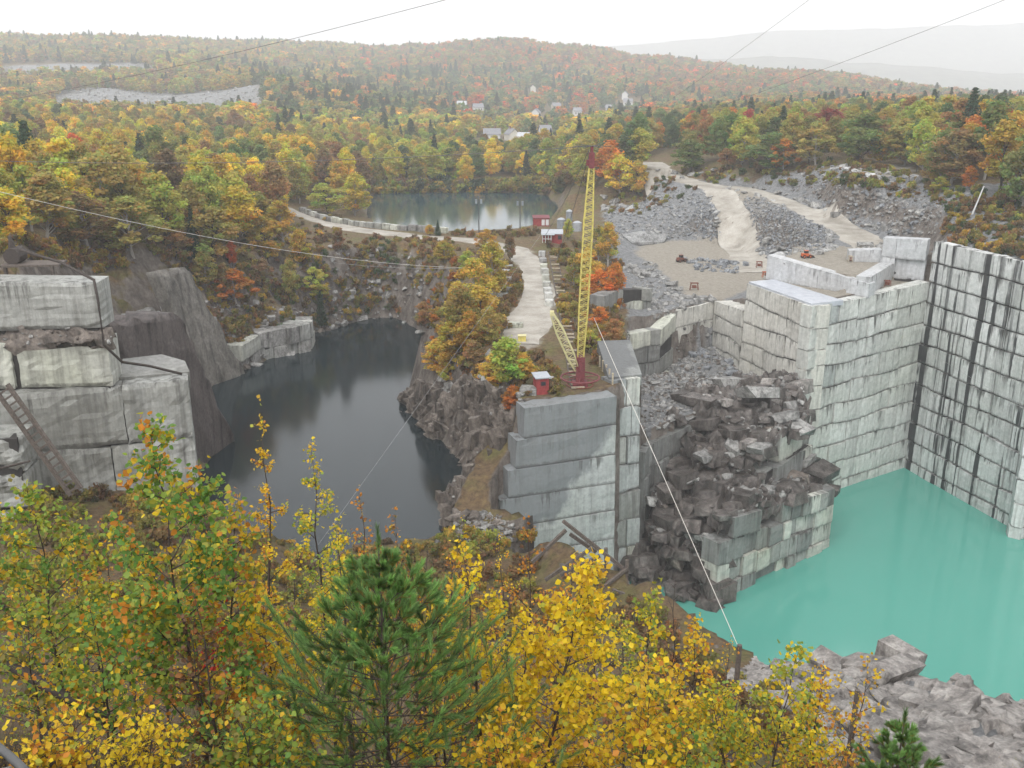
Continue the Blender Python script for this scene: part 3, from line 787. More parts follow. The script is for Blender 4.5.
# weathered ledges at the left
wall('granite_cliff', 'upper weathered granite ledge at the left picture edge', [(-100, 103.5), (-68, 104), (-45.6, 105.4)], [-21.6, -21.6, -22.2], -27.6, 5.2, (14, 22), M['granite_l'], seed=30, off=0.1, gap=0.2, jit=0.15, thick=4, nd=12)
wall('granite_cliff', 'white stained granite panels below the upper left ledge', [(-100, 102.6), (-68, 103), (-44.9, 104.9)], [-28.4, -28.4, -28.6], -34.4, 6.0, (5, 8.5), M['granite'], seed=31, off=0.35, gap=0.5, jit=0.14, thick=4, nd=10)
wall('granite_cliff', 'large cracked grey granite block face above the left birch', [(-57.5, 101.6), (-37.6, 107.8)], [-34.3, -34.1], -48.5, 7, (11, 14), M['granite_l'], seed=32, off=0.12, gap=0.06, jit=0.15, thick=4, nd=12)
wall('granite_cliff', 'shaded right flank of the large left block', [(-38.4, 109.6), (-45.5, 116)], [-34.1, -34.4], -60, 6, (6, 8), M['granite_l'], seed=33, thick=3, toward=(0, 120))
wall('granite_cliff', 'broken grey blocks beside the ladder, left picture edge', [(-90, 92), (-52.5, 97.5)], [-35.5, -37.5], -50, 5, (4, 7), M['granite_l'], seed=34, off=0.9, jit=0.35, gap=0.4, thick=5, nd=8)
wall('granite_cliff', 'low stained granite shelf behind the left birch', [(-52, 92), (-34, 96)], [-49.5, -50.5], -58, 4, (2.5, 5), M['granite_l'], seed=35, off=0.3, thick=4)
# small ledges on the far pond bank
wall('pond_ledge', 'pale granite ledge at the left shore of the dark pond', [xy(cz(243, 371, WD)), xy(cz(262, 361, WD)), xy(cz(311, 351, WD)), xy(cz(315, 341, WD))], [-54.6, -54.0, -53.6, -54], WD - 1, 3.4, (2.0, 4.2), M['granite'], seed=36, off=0.5, thick=8, toward=(10, 100), mats=[M['granite'], M['granite_l'], M['boulder']])
wall('retaining_wall', 'dry stone retaining wall under the causeway road', [xy(at_y(326, 262, 247)), xy(at_y(372, 262, 247)), xy(at_y(410, 262, 250))], [-43.4, -43.6, -44], -54, 1.3, (1.0, 3.0), M['granite_l'], cat='wall', seed=37, off=0.35, jit=0.12, gap=0.2, thick=5, wob=0.4, mats=[M['granite_l'], M['boulder'], M['granite_wet'], M['granite']])
# right-hand small dark cliff behind the streaked face
wall('granite_cliff', 'weathered brown ledges under the right-hand wood', [(101, 190), (118, 178), (135, 160)], [-23.5, -23, -22.5], -30, 3.4, (2.5, 5), M['granite_l'], seed=38, off=0.7, jit=0.2, miss=0.1, thick=4, mats=[M['granite_l'], M['granite_wet'], M['outcrop']])
# wet slab on top of the cream face, smooth sawn top
def prism(name, pts, z0, z1, mat, label, cat, jit=0.0):
    o = Vector((pts[0][0], pts[0][1], z0))
    mb = MB(); n = len(pts)
    tops = z1 if hasattr(z1, '__len__') else [z1] * n
    v = [(p[0] - o.x, p[1] - o.y, 0) for p in pts] + [(p[0] - o.x, p[1] - o.y, t - z0) for p, t in zip(pts, tops)]
    mb.add(v, [tuple(range(n, 2 * n))] + [(i, (i + 1) % n, n + (i + 1) % n, n + i) for i in range(n)])
    ob = mb.build(name, mat)
    ob.location = o
    return tag(ob, label, cat, None, 'thing')
M['wet_top'] = plain('wet_sawn_granite', (0.40, 0.42, 0.46), 0.22, 0.15, 0.4, 0, 0.5, 'world')
prism('granite_slab', [(45.6, 184.6), (52.2, 166.0), (58.6, 168.6), (51, 187)], -39.6, -38.75, M['wet_top'], 'smooth wet bluish slab on top of the cream granite face', 'granite slab')
prism('granite_slab', [(14.2, 136.6), (19.4, 139.2), (18.8, 150), (13.5, 149)], -45, [-43.0, -43.3, -40.9, -40.8], M['granite_f'], 'pale tilted granite slab beside the derrick base', 'granite slab')
prism('granite_slab', [(-45.6, 107.6), (-38.2, 110.4), (-39.6, 113.2), (-43, 115), (-47, 113)], -36, [-33.9, -34.0, -33.5, -33.2, -33.2], M['granite'], 'white cracked ledge top above the large left block', 'granite slab')
# rock slabs and rough cliffs: noise-shaped sheets with thickness
EXTRA_RUBBLE = []
def rock_sheet(name, label, corners, mat, nu=30, nv=30, amp=0.5, sc_=4.0, depth=3.0, ribs=0.0, cat='rock face', edge=True, blocky=0.0, bs=(4.0, 3.0), rubble=0, rsize=(0.25, 1.2), rk=(0, 1, 2, 9, 10, 11), boxes=0, bsize=(0.7, 3.9), bk=(15, 16, 17, 18, 19, 20)):
    """corners: tl, tr, br, bl in plan+height"""
    tl, tr, br, bl = [Vector(c) for c in corners]
    N = (tr - tl).cross(bl - tl).normalized()
    if N.dot(-tl) < 0: N = -N
    rs = np.random.RandomState(len(label))
    a, b = np.meshgrid(np.linspace(0, 1, nu), np.linspace(0, 1, nv), indexing='ij')
    P = (np.array(tl)[None, None] * ((1 - a) * (1 - b))[..., None] + np.array(tr)[None, None] * (a * (1 - b))[..., None] + np.array(br)[None, None] * (a * b)[..., None] + np.array(bl)[None, None] * ((1 - a) * b)[..., None])
    off = rs.rand() * 50
    wu = (tr - tl).length; wv = (bl - tl).length
    s = fbm(a * wu / sc_ + off, b * wv / sc_ * (1 if ribs == 0 else 0.45), 5, 0.6)
    rib = np.abs(fbm(a * wu / 2.2 + off, b * wv / 14, 3)) * ribs
    ragged = edge * 1.5
    s = s + 0.35 * fbm(a * wu / (sc_ * 0.22) + off, b * wv / (sc_ * 0.22), 3, 0.6)
    if blocky: s = s * 0.22 + blocky * (cells(a * wu / bs[0] + off, b * wv / bs[1] + off) + 0.45 * cells(a * wu / (bs[0] * 0.4) + off, b * wv / (bs[1] * 0.4)))
    P = P + np.array(N)[None, None] * (amp * s + rib)[..., None]
    P[..., 0] += ragged * 0.6 * fbm(a * 7 + off, b * 7, 3) * (np.minimum(np.minimum(a, 1 - a), np.minimum(b, 1 - b)) < 0.02)
    P[..., 2] += ragged * fbm(a * 9 + off, b * 9 + 4, 3) * (np.minimum(np.minimum(a, 1 - a), np.minimum(b, 1 - b)) < 0.02)
    n, m = nu, nv
    flatP = P.reshape(-1, 3)
    for q in (rs.choice(len(flatP), boxes) if boxes else ()):
        sz = bsize[0] * (bsize[1] / bsize[0]) ** (rs.rand() ** 1.4)
        EXTRA_RUBBLE.append((flatP[q][0], flatP[q][1], flatP[q][2] - sz * 0.05, sz, int(rs.choice(bk)), True))
    if rubble:
        for q in rs.choice(len(flatP), rubble):
            sz = rsize[0] * (rsize[1] / rsize[0]) ** (rs.rand() ** 2)
            EXTRA_RUBBLE.append((flatP[q][0] + rs.normal() * 0.2, flatP[q][1] + rs.normal() * 0.2, flatP[q][2] + sz * 0.15, sz, int(rs.choice(rk)), False))
    i = np.arange(n * m).reshape(n, m)
    Fq = np.stack([i[:-1, :-1].ravel(), i[:-1, 1:].ravel(), i[1:, 1:].ravel(), i[1:, :-1].ravel()], 1)
    B = P - np.array(N)[None, None] * depth
    V = np.concatenate([P.reshape(-1, 3), B.reshape(-1, 3)])
    ring = np.concatenate([i[:, 0], i[-1, 1:], i[-2::-1, -1], i[0, -2:0:-1]])
    r2 = np.roll(ring, -1)
    Fs = np.stack([ring, r2, r2 + n * m, ring + n * m], 1)
    o = np.array(bl)
    me = mesh_np(name, V - o, np.concatenate([Fq, Fs, Fq + n * m]), mat, False)
    ob = link(name, me)
    ob.location = o
    return tag(ob, label, cat, None, 'thing')
rock_sheet('rock_slab', 'smooth dark brown rock slab dipping into the dark pond', [at_y(108, 322, 126), at_y(180, 316, 143), at_z(236, 446, WD - 1), at_z(196, 474, WD - 1)], M['rock_slab'], amp=0.35, sc_=9, depth=5)
rock_sheet('rock_slab', 'long grey-brown inclined rock slab above the dark slab', [at_y(158, 274, 178), at_y(188, 270, 188), at_z(246, 378, WD - 1), at_z(208, 392, WD - 1)], M['rock_slab2'], amp=0.6, sc_=6, depth=2, ribs=0.25)
rock_sheet('rock_cliff', 'ribbed brown rock cliff at the tip of the promontory', [at_y(438, 366, 172), at_y(512, 398, 134), at_z(466, 470, WD - 1), at_z(402, 402, WD - 1)], M['rock_brown'], 120, 90, amp=2.4, sc_=5, depth=3, ribs=2.2, blocky=1.4, bs=(2.6, 6.5), boxes=60, bk=(21, 22), bsize=(0.8, 2.4), rubble=120, rk=(9, 10, 11))
rock_sheet('rock_cliff', 'shattered brown rock edge left of the blue-grey promontory front', [at_y(497, 395, 137), at_y(531, 403, 130), at_y(502, 524, 126.5), at_y(440, 522, 122)], M['rock_brown'], 90, 120, amp=2.2, sc_=3.5, depth=3, ribs=1.0, blocky=1.5, bs=(2.4, 4.0), boxes=110, bk=(21, 22), bsize=(0.8, 2.4), rubble=260, rk=(9, 10, 11, 0))
rock_sheet('rock_cliff', 'dark streaked broken rock face on the stepped stack', [(26, 151, -53.0), (40.5, 156, -53.2), (41, 141.5, -64.5), (31, 140, -64)], M['rock_dark'], 90, 90, amp=2.0, sc_=6, depth=2.5, ribs=0.4, blocky=2.0, bs=(4.6, 6.0), boxes=90, bk=(18, 19, 20, 18, 19, 15), rubble=70)
rock_sheet('rock_cliff', 'dark broken left flank of the stepped stack', [(26, 147, -60), (31, 139, -62), (32, 128.4, WT - 1), (23.5, 136, WT - 1)], M['rock_dark'], 80, 70, amp=2.0, sc_=6, depth=3, blocky=2.0, bs=(4.4, 4.8), boxes=90, bk=(18, 19, 20, 18, 19, 15), rubble=80)
rock_sheet('rock_shelf', 'dark rubble shelf between the stepped stack and the wet black face', [(21.4, 142.5, -65), (31, 151, -62), (31.5, 134, -67.5), (24.0, 133, -71)], M['rock_dark'], 80, 80, amp=2.4, sc_=6, depth=6, blocky=1.8, bs=(4.4, 4.0), boxes=80, bk=(18, 19, 20, 18, 19, 15), rubble=200)
rock_sheet('rock_shelf', 'rubble ledge on the lowest stepped tier', [(28, 142, -60.8), (49, 160, -60.0), (53.0, 148.0, -65.6), (30.6, 129.6, -63.6)], M['rock_dark'], 110, 80, amp=2.0, sc_=6, depth=2, blocky=1.6, bs=(5.0, 3.6), boxes=120, bk=(18, 19, 20, 18, 19, 15), rubble=420, rk=(0, 1, 2, 3, 4, 5, 9))
rock_sheet('rock_shelf', 'broken rock top of the stepped stack', [(29, 159, -52.0), (49.5, 169, -52.6), (50.8, 154.8, -55.6), (39, 141.2, -56.4)], M['rock_dark'], 110, 80, amp=2.0, sc_=6, depth=2, blocky=1.6, bs=(5.0, 3.6), boxes=100, bk=(15, 16, 17, 18, 19, 20, 18), rubble=480, rk=(0, 1, 2, 3, 4, 5))
rock_sheet('rock_shelf', 'brown debris ledge between the upper left ledges', [(-100, 104.6, -27.0), (-45.4, 106.2, -27.2), (-44.6, 104.2, -28.9), (-100, 101.8, -28.9)], M['rock_brown'], 110, 14, amp=0.7, sc_=4, depth=1.2, blocky=1.2, bs=(2.0, 1.2), rubble=220, rsize=(0.2, 0.8))
rock_sheet('rock_shelf', 'low wet rock shelf at the waterline beside the promontory column', [(18.5, 143, -71.5), (28, 143, -71), (31, 128.5, -76.6), (18.5, 131.5, -75.2)], M['rock_dark'], 80, 80, amp=1.6, sc_=6, depth=4, blocky=1.6, bs=(4.0, 3.4), boxes=60, bk=(18, 19, 20, 18, 19, 15), rubble=160)
# the layered outcrop on the near side of the pit
ox, oy = np.meshgrid(np.arange(15, 63, 0.34), np.arange(23, 87, 0.34), indexing='ij')
oz = terrain(ox, oy) + 0.12
oi = np.arange(ox.size).reshape(ox.shape)
keep_ = inside(OUTCROP, ox, oy)
kq = keep_[:-1, :-1] & keep_[1:, :-1] & keep_[1:, 1:] & keep_[:-1, 1:]
OF = np.stack([oi[:-1, :-1][kq], oi[1:, :-1][kq], oi[1:, 1:][kq], oi[:-1, 1:][kq]], 1)
used = np.unique(OF); remap = np.zeros(ox.size, int); remap[used] = np.arange(len(used))
OV = np.stack([ox.ravel(), oy.ravel(), oz.ravel()], 1)[used]
tag(link('rock_outcrop', mesh_np('rock_outcrop', OV, remap[OF], M['outcrop'])), 'pale grey layered rock outcrop on the near side of the turquoise water', 'rock outcrop', None, 'thing')

# ------------------------------------------------------------------ mid-distance trees
PAL = dict(gold=(0.47, 0.33, 0.055), yellow=(0.60, 0.475, 0.055), olive=(0.31, 0.265, 0.07), lime=(0.37, 0.375, 0.07), green=(0.165, 0.215, 0.065), deepgreen=(0.10, 0.14, 0.055), orange=(0.48, 0.19, 0.035), redorange=(0.52, 0.11, 0.025), red=(0.32, 0.05, 0.035), rust=(0.29, 0.18, 0.07), brown=(0.22, 0.15, 0.075), conifer=(0.045, 0.075, 0.038))
WORD = dict(gold='golden', yellow='bright yellow', olive='olive-brown', lime='yellow-green', green='green', deepgreen='dark green', orange='orange', redorange='red-orange', red='crimson', rust='rust-coloured', brown='brown', conifer='dark')
def clumps_mesh(name, centers, radii, per, size, seed, mat, droop=0.3):
    rs = np.random.RandomState(seed)
    C, Rr = np.array(centers), np.array(radii)
    n = len(C) * per
    ci = np.repeat(np.arange(len(C)), per)
    d = rs.normal(size=(n, 3)); d /= np.linalg.norm(d, axis=1)[:, None]
    r = rs.rand(n) ** 0.45
    P = C[ci] + d * (r * Rr[ci])[:, None] * np.array([1, 1, 0.8])
    N = d + rs.normal(size=(n, 3)) * 0.7; N[:, 2] += droop
    N /= np.linalg.norm(N, axis=1)[:, None]
    T = np.cross(N, rs.normal(size=(n, 3))); T /= np.linalg.norm(T, axis=1)[:, None]
    B = np.cross(N, T)
    s = size * (0.6 + 0.8 * rs.rand(n))[:, None]
    q = [P - T * s, P + B * s * 0.7 + N * s * 0.15, P + T * s, P - B * s * 0.7 + N * s * 0.15]
    V = np.stack(q, 1).reshape(-1, 3)
    Fq = np.arange(n * 4).reshape(n, 4)
    me = mesh_np(name, V, Fq, mat)
    tone = np.repeat((0.88 + 0.4 * rs.rand(len(C)))[ci] * (0.85 + 0.4 * rs.rand(n)), 4)
    hue = np.repeat(0.12 * rs.normal(size=len(C))[ci] + 0.08 * rs.normal(size=n), 4)
    colr = np.stack([tone * (1 + hue), tone * (1 - hue * 0.3), tone, np.ones_like(tone)], 1)
    a = me.color_attributes.new('shade', 'FLOAT_COLOR', 'POINT')
    a.data.foreach_set('color', np.clip(colr, 0, 3).astype(np.float32).ravel())
    return me
def broadleaf(seed, h=1.0, per=72, size=0.019, nc=52, wide=0.27, low=0.28):
    """unit-height crown + trunk with limbs"""
    rg = random.Random(seed)
    cs, rr = [], []
    mb = MB()
    lean = Vector((rg.uniform(-0.05, 0.05), rg.uniform(-0.05, 0.05), 0))
    tp = [Vector((0, 0, -0.04)) + Vector((0, 0, 1)) * t * 0.94 + lean * t + Vector((rg.uniform(-.008, .008), rg.uniform(-.008, .008), 0)) for t in [0, .15, .3, .45, .6, .75, .9]]
    mb.tube(tp, [0.017, 0.014, 0.012, 0.010, 0.008, 0.005, 0.002], 5)
    for i in range(nc):
        t = low + (1 - low) * (i + rg.random()) / nc
        prof = math.sin(math.pi * min(1, ((t - low) / (1 - low)) * 0.86 + 0.16)) ** 0.7
        a = rg.uniform(0, 6.28)
        r = wide * prof * math.sqrt(rg.uniform(0.05, 1)) * rg.uniform(0.8, 1.15)
        c = Vector((math.cos(a) * r, math.sin(a) * r, t * 0.96)) + lean * t
        cs.append(c); rr.append(rg.uniform(0.055, 0.11))
        if i % 2 == 0:
            z0 = max(0.1, t - 0.22)
            b = Vector((0, 0, z0)) + lean * z0
            m = (b + c) / 2 + Vector((0, 0, -0.02))
            mb.tube([b, m, c], [0.006, 0.004, 0.0015], 4, False)
    return clumps_mesh('crown', cs, rr, per, size, seed, M['leaf_obj']), mb
def conifer(seed, per=20, wide=0.17, low=0.12):
    rg = random.Random(seed)
    cs, rr = [], []
    mb = MB()
    mb.tube([(0, 0, -0.03), (0, 0, 0.5), (0, 0, 0.98)], [0.015, 0.009, 0.002], 5)
    n = 24
    for i in range(n):
        t = low + (1 - low) * i / (n - 1)
        w = wide * (1 - t) ** 0.8 / (1 - low) ** 0.8 * rg.uniform(0.75, 1.15) + 0.012
        k = max(3, int(9 * (1 - t) + 3))
        for j in range(k):
            a = 6.28 * (j + rg.random() * 0.6) / k
            for f in (0.45, 0.9):
                cs.append(Vector((math.cos(a) * w * f, math.sin(a) * w * f, t - w * 0.25 * f + 0.02))); rr.append(0.026 + 0.03 * (1 - t))
            if j % 2 == 0: mb.tube([(0, 0, t), (math.cos(a) * w, math.sin(a) * w, t - w * 0.25)], [0.003, 0.001], 3, False)
    return clumps_mesh('crown', cs, rr, per // 2, 0.017, seed, M['leaf_obj'], 0.6), mb
BROAD = []
for i in range(7):
    cm, tb = broadleaf(100 + i, wide=[0.22, 0.27, 0.18, 0.24, 0.29, 0.20, 0.17][i], low=[0.25, 0.2, 0.3, 0.22, 0.18, 0.32, 0.2][i])
    BROAD.append((cm, tb.mesh('trunk', M['bark_pale'] if i % 2 else M['bark'])))
CONI = []
for i in range(3):
    cm, tb = conifer(200 + i, wide=[0.17, 0.21, 0.14][i])
    CONI.append((cm, tb.mesh('trunk', M['bark'])))
ordn = lambda k: {1: 'first', 2: 'second', 3: 'third'}.get(k, f'{k}{"th" if 10 < k % 100 < 20 else {1: "st", 2: "nd", 3: "rd"}.get(k % 10, "th")}')
TREES = []   # (X, Y, z, height, colour key, wide factor, zone)
LOWB = ([-300, 0, 60, 110, 150, 200, 250, 285, 300, 365, 372, 545, 560, 600, 640, 650, 700, 760, 800, 850, 905, 925, 960, 1024, 1300],
        [236, 236, 240, 248, 256, 248, 238, 222, 204, 202, 196, 196, 192, 198, 192, 170, 167, 169, 165, 159, 157, 186, 196, 203, 215])
BARE = [([(56, 80), (264, 80), (264, 122), (50, 122)], 760, 1050), ([(0, 64), (150, 62), (160, 76), (0, 82)], 1100, 1500), ([(205, 140), (272, 138), (272, 156), (205, 158)], 400, 700), ([(550, 150), (594, 150), (594, 166), (550, 166)], 300, 800), ([(640, 155), (672, 150), (680, 180), (640, 185)], 250, 420)]
def pick(rg, w):
    k = list(w); return rg.choices(k, [w[x] for x in k])[0]
def zone_palette(x, y, Y, rg):
    if x < 385 and y > 148: return dict(gold=.22, yellow=.20, olive=.26, rust=.06, brown=.04, green=.08, lime=.14, conifer=.02)
    if x > 615 and y > 108 and Y < 650: return dict(green=.22, deepgreen=.16, olive=.24, lime=.12, gold=.07, rust=.09, orange=.05, red=.02, conifer=.04)
    if y > 128 and x < 620: return dict(olive=.24, lime=.18, yellow=.13, gold=.10, green=.14, deepgreen=.06, conifer=.06, rust=.05)
    if 440 < x < 660 and y > 95: return dict(green=.22, conifer=.08, deepgreen=.18, orange=.12, redorange=.06, olive=.17, rust=.1)
    if 250 < x < 600 and y > 76: return dict(conifer=.16, deepgreen=.34, green=.16, olive=.2, gold=.06, orange=.06, rust=.06)
    if x > 360 and y < 100: return dict(orange=.13, rust=.24, brown=.13, olive=.27, green=.10, conifer=.03, redorange=.03)
    if x > 600: return dict(olive=.25, deepgreen=.2, rust=.2, orange=.14, conifer=.04, green=.14)
    return dict(olive=.32, gold=.16, brown=.08, conifer=.05, green=.1, rust=.12, lime=.08, deepgreen=.06)
rg = random.Random(5)
cand = []
Yb = 128.0
while Yb < 2600:
    s = 7.0 + 6.6 * min(1, max(0, (Yb - 250) / 1500))
    nx = int(1.5 * (Yb + 30) / s)
    for i in range(nx):
        X = -0.75 * (Yb + 30) + (i + rg.random()) * s; Y = Yb + rg.random() * s
        cand.append((X, Y, s))
    Yb += s
ca_ = np.array(cand)
cZ = ground(ca_[:, 0], ca_[:, 1])
cpx, cpy = to_px(ca_[:, 0], ca_[:, 1], cZ)
ok = cpy < np.interp(cpx, LOWB[0], LOWB[1])
ok &= (cpx > -180) & (cpx < 1220)
for poly, a, b in BARE: ok &= ~(inside(poly, cpx, cpy) & (ca_[:, 1] > a) & (ca_[:, 1] < b))
d, _ = pdist(LAKE, ca_[:, 0], ca_[:, 1]); ok &= ~(inside(LAKE, ca_[:, 0], ca_[:, 1]) | (d < 4))
for pts, wd in ROADS.values():
    d, _ = pdist(np.array(pts), ca_[:, 0], ca_[:, 1], False); ok &= d > 6.5
dens = fbm(ca_[:, 0] / 60, ca_[:, 1] / 60, 3)
ok &= (dens > -0.42)
VILLAGE = [(498, 131), (478, 112), (536, 118), (548, 128), (556, 110), (577, 116), (598, 120), (628, 106), (512, 140), (526, 145), (492, 142), (545, 138), (533, 92), (625, 99), (610, 112), (462, 110), (572, 126)]
VILL = [hit(x, y, 600, 2500) for x, y in VILLAGE]
for p in VILL:      # open ground round and in front of the houses
    ok &= ~((np.abs(ca_[:, 0] - p[0] * ca_[:, 1] / p[1]) < 15) & (ca_[:, 1] > p[1] - 150) & (ca_[:, 1] < p[1] + 22))
idx = np.nonzero(ok)[0]
for k in idx:
    X, Y, s = ca_[k]
    key = pick(rg, zone_palette(cpx[k], cpy[k] , Y, rg))
    # colour gathers in patches
    if key not in ('conifer',) and rg.random() < 0.4:
        pal = zone_palette(cpx[k], cpy[k], Y, rg)
        key = pick(random.Random(int(X // 26) * 7919 + int(Y // 26)), pal)
    h = rg.uniform(10, 19) if Y > 175 else rg.uniform(9, 15)
    if cpx[k] > 640 and Y < 500: h *= 0.86
    if key == 'conifer': h *= 1.15
    if Y > 1300: h *= 1.15
    TREES.append((X, Y, cZ[k], h, key, 1.0))
def mid_hero(x, yt, yb, w, key, Yfix=None):
    p = at_y(x, yb, Yfix) if Yfix else hit(x, yb, 150 if x < 200 else 100, 900)
    X, Y = p[0], p[1]
    z = gz(X, Y)
    top = at_y(x, yt, Y)[2]
    h = max(2.0, top - z)
    dep = Y * CP - z * SP
    wm = w * dep / F_PX
    HERO.append((X, Y, z, h, key, wm / h))
HERO = []
for a in [(22, 125, 205, 62, 'green'), (75, 132, 190, 34, 'redorange'), (10, 188, 250, 55, 'yellow'), (48, 172, 242, 62, 'olive'), (104, 152, 235, 62, 'olive'), (160, 126, 200, 44, 'green'), (204, 156, 228, 60, 'yellow'), (166, 172, 245, 48, 'lime'), (132, 196, 256, 60, 'olive'), (240, 186, 246, 52, 'yellow'), (355, 172, 216, 34, 'yellow'), (328, 182, 214, 34, 'lime'), (284, 200, 246, 36, 'gold'), (262, 192, 240, 40, 'olive'), (88, 190, 246, 50, 'rust'), (212, 205, 262, 50, 'olive'), (70, 210, 246, 40, 'olive'),
          (233, 240, 270, 13, 'redorange'), (236, 268, 305, 36, 'orange'), (268, 215, 262, 34, 'gold'), (303, 228, 268, 28, 'gold'), (318, 266, 300, 24, 'lime'), (195, 210, 262, 26, 'conifer'), (322, 292, 330, 18, 'conifer'), (176, 228, 262, 30, 'rust'), (262, 258, 290, 20, 'brown'), (208, 250, 290, 24, 'olive'), (290, 258, 300, 22, 'olive'), (340, 230, 258, 16, 'brown'), (225, 262, 300, 18, 'rust'),
          (445, 240, 262, 20, 'gold'), (467, 250, 276, 22, 'lime'), (492, 240, 300, 34, 'gold'), (476, 258, 318, 40, 'gold'), (462, 285, 345, 44, 'olive'), (482, 285, 330, 36, 'gold'), (441, 338, 376, 32, 'gold'), (455, 320, 360, 36, 'gold'), (511, 336, 388, 46, 'lime'), (498, 352, 392, 34, 'gold'), (522, 352, 386, 26, 'gold'), (512, 384, 412, 22, 'orange'), (510, 232, 262, 16, 'brown'), (425, 300, 325, 18, 'rust'), (455, 282, 330, 30, 'gold'), (470, 310, 352, 34, 'gold'), (448, 345, 384, 26, 'gold'), (488, 306, 345, 26, 'olive'), (472, 340, 374, 28, 'rust'), (500, 268, 296, 18, 'gold'), (484, 228, 250, 18, 'gold'), (498, 312, 336, 16, 'olive'),
          (608, 222, 268, 26, 'gold'), (596, 268, 304, 30, 'orange'), (612, 262, 306, 26, 'orange'), (584, 246, 292, 28, 'gold'), (600, 306, 330, 22, 'orange'), (590, 330, 352, 20, 'lime'), (612, 318, 346, 24, 'rust'), (574, 252, 288, 18, 'olive'), (598, 225, 262, 20, 'olive'), (568, 218, 240, 14, 'lime'), (517, 206, 224, 22, 'yellow'), (505, 210, 226, 18, 'gold'), (430, 224, 236, 12, 'gold'), (438, 220, 236, 8, 'conifer'), (575, 300, 322, 16, 'olive'),
          (612, 140, 186, 34, 'orange'), (620, 152, 196, 30, 'yellow'), (636, 160, 198, 26, 'gold'), (586, 170, 192, 24, 'olive'), (640, 128, 172, 36, 'lime'), (690, 138, 174, 40, 'green'), (768, 132, 172, 46, 'green'), (783, 138, 172, 26, 'orange'), (815, 122, 165, 36, 'olive'), (857, 112, 164, 54, 'green'), (905, 118, 166, 48, 'olive'), (880, 130, 164, 26, 'gold'), (950, 128, 186, 50, 'rust'), (935, 140, 184, 30, 'olive'), (1000, 120, 196, 50, 'gold'), (1022, 128, 210, 50, 'green'), (968, 165, 190, 14, 'orange'), (940, 176, 194, 20, 'lime'), (830, 108, 150, 50, 'red'), (985, 100, 180, 50, 'green'), (727, 148, 170, 20, 'rust')]:
    mid_hero(*a)
# the nearest stand as separate trees, the rest of the woods is one mass
TREES = [t for t in TREES if all((t[0] - q[0]) ** 2 + (t[1] - q[1]) ** 2 > 16 for q in HERO)]
def seen(t):
    x, y = to_px(t[0], t[1], t[2] + t[3] * 0.7)
    return -15 < x < 1039
TREES.sort(key=lambda t: (not seen(t), t[1] / t[3]))
NSINGLE = 292 - len(HERO)
single = HERO + TREES[:NSINGLE]
rest = TREES[NSINGLE:]
def zone_of(x, y, Y):
    if Y < 190 and 395 < x < 545: return 'on the rocky promontory'
    if 545 <= x < 635 and Y < 330: return 'beside the derrick mast'
    if x < 390 and y > 236: return 'on the bank above the dark pond'
    if x < 130: return 'above the left granite ledges'
    if x < 390: return 'left of the causeway road'
    if x < 620: return 'round the far lake shore'
    if x < 800: return 'at the wood edge above the ramp road'
    return 'above the streaked right-hand face'
info = []
for t in single:
    x, y = to_px(t[0], t[1], t[2])
    info.append((zone_of(x, y, t[1]), t[4], float(x), t))
info.sort(key=lambda a: (a[0], a[1], a[2]))
cnt, tot = {}, {}
for z, k, x, t in info: tot[z, k] = tot.get((z, k), 0) + 1
vi = 0
for z, k, x, t in info:
    cnt[z, k] = n = cnt.get((z, k), 0) + 1
    X, Y, zz, h, key, wf = t
    con = key == 'conifer'
    cm, tm = (CONI if con else BROAD)[vi % (3 if con else 7)]
    vi += 1
    root = empty('conifer_tree' if con else 'broadleaf_tree', (X, Y, zz - 0.15), rg.uniform(0, 6.28))
    root['label'] = ('dark conifer ' if con else f'{WORD[key]} autumn tree ' if key not in ('green', 'deepgreen') else f'{WORD[key]} broadleaf tree ') + z + ('' if tot[z, k] == 1 else f', {ordn(n)} from left')
    tag(root, None, 'tree', 'separate trees ' + z)
    sx = h * ((wf / 0.5) if wf != 1.0 else rg.uniform(0.95, 1.4))
    for nm, me in (('trunk', tm), ('crown', cm)):
        o = link(nm, me, root)
        o.scale = (sx, sx * rg.uniform(0.9, 1.1), h)
        if nm == 'crown':
            v = rg.uniform(0.8, 1.15)
            c = PAL[key]
            o.color = (c[0] * v * rg.uniform(.9, 1.1), c[1] * v, c[2] * v, 1)
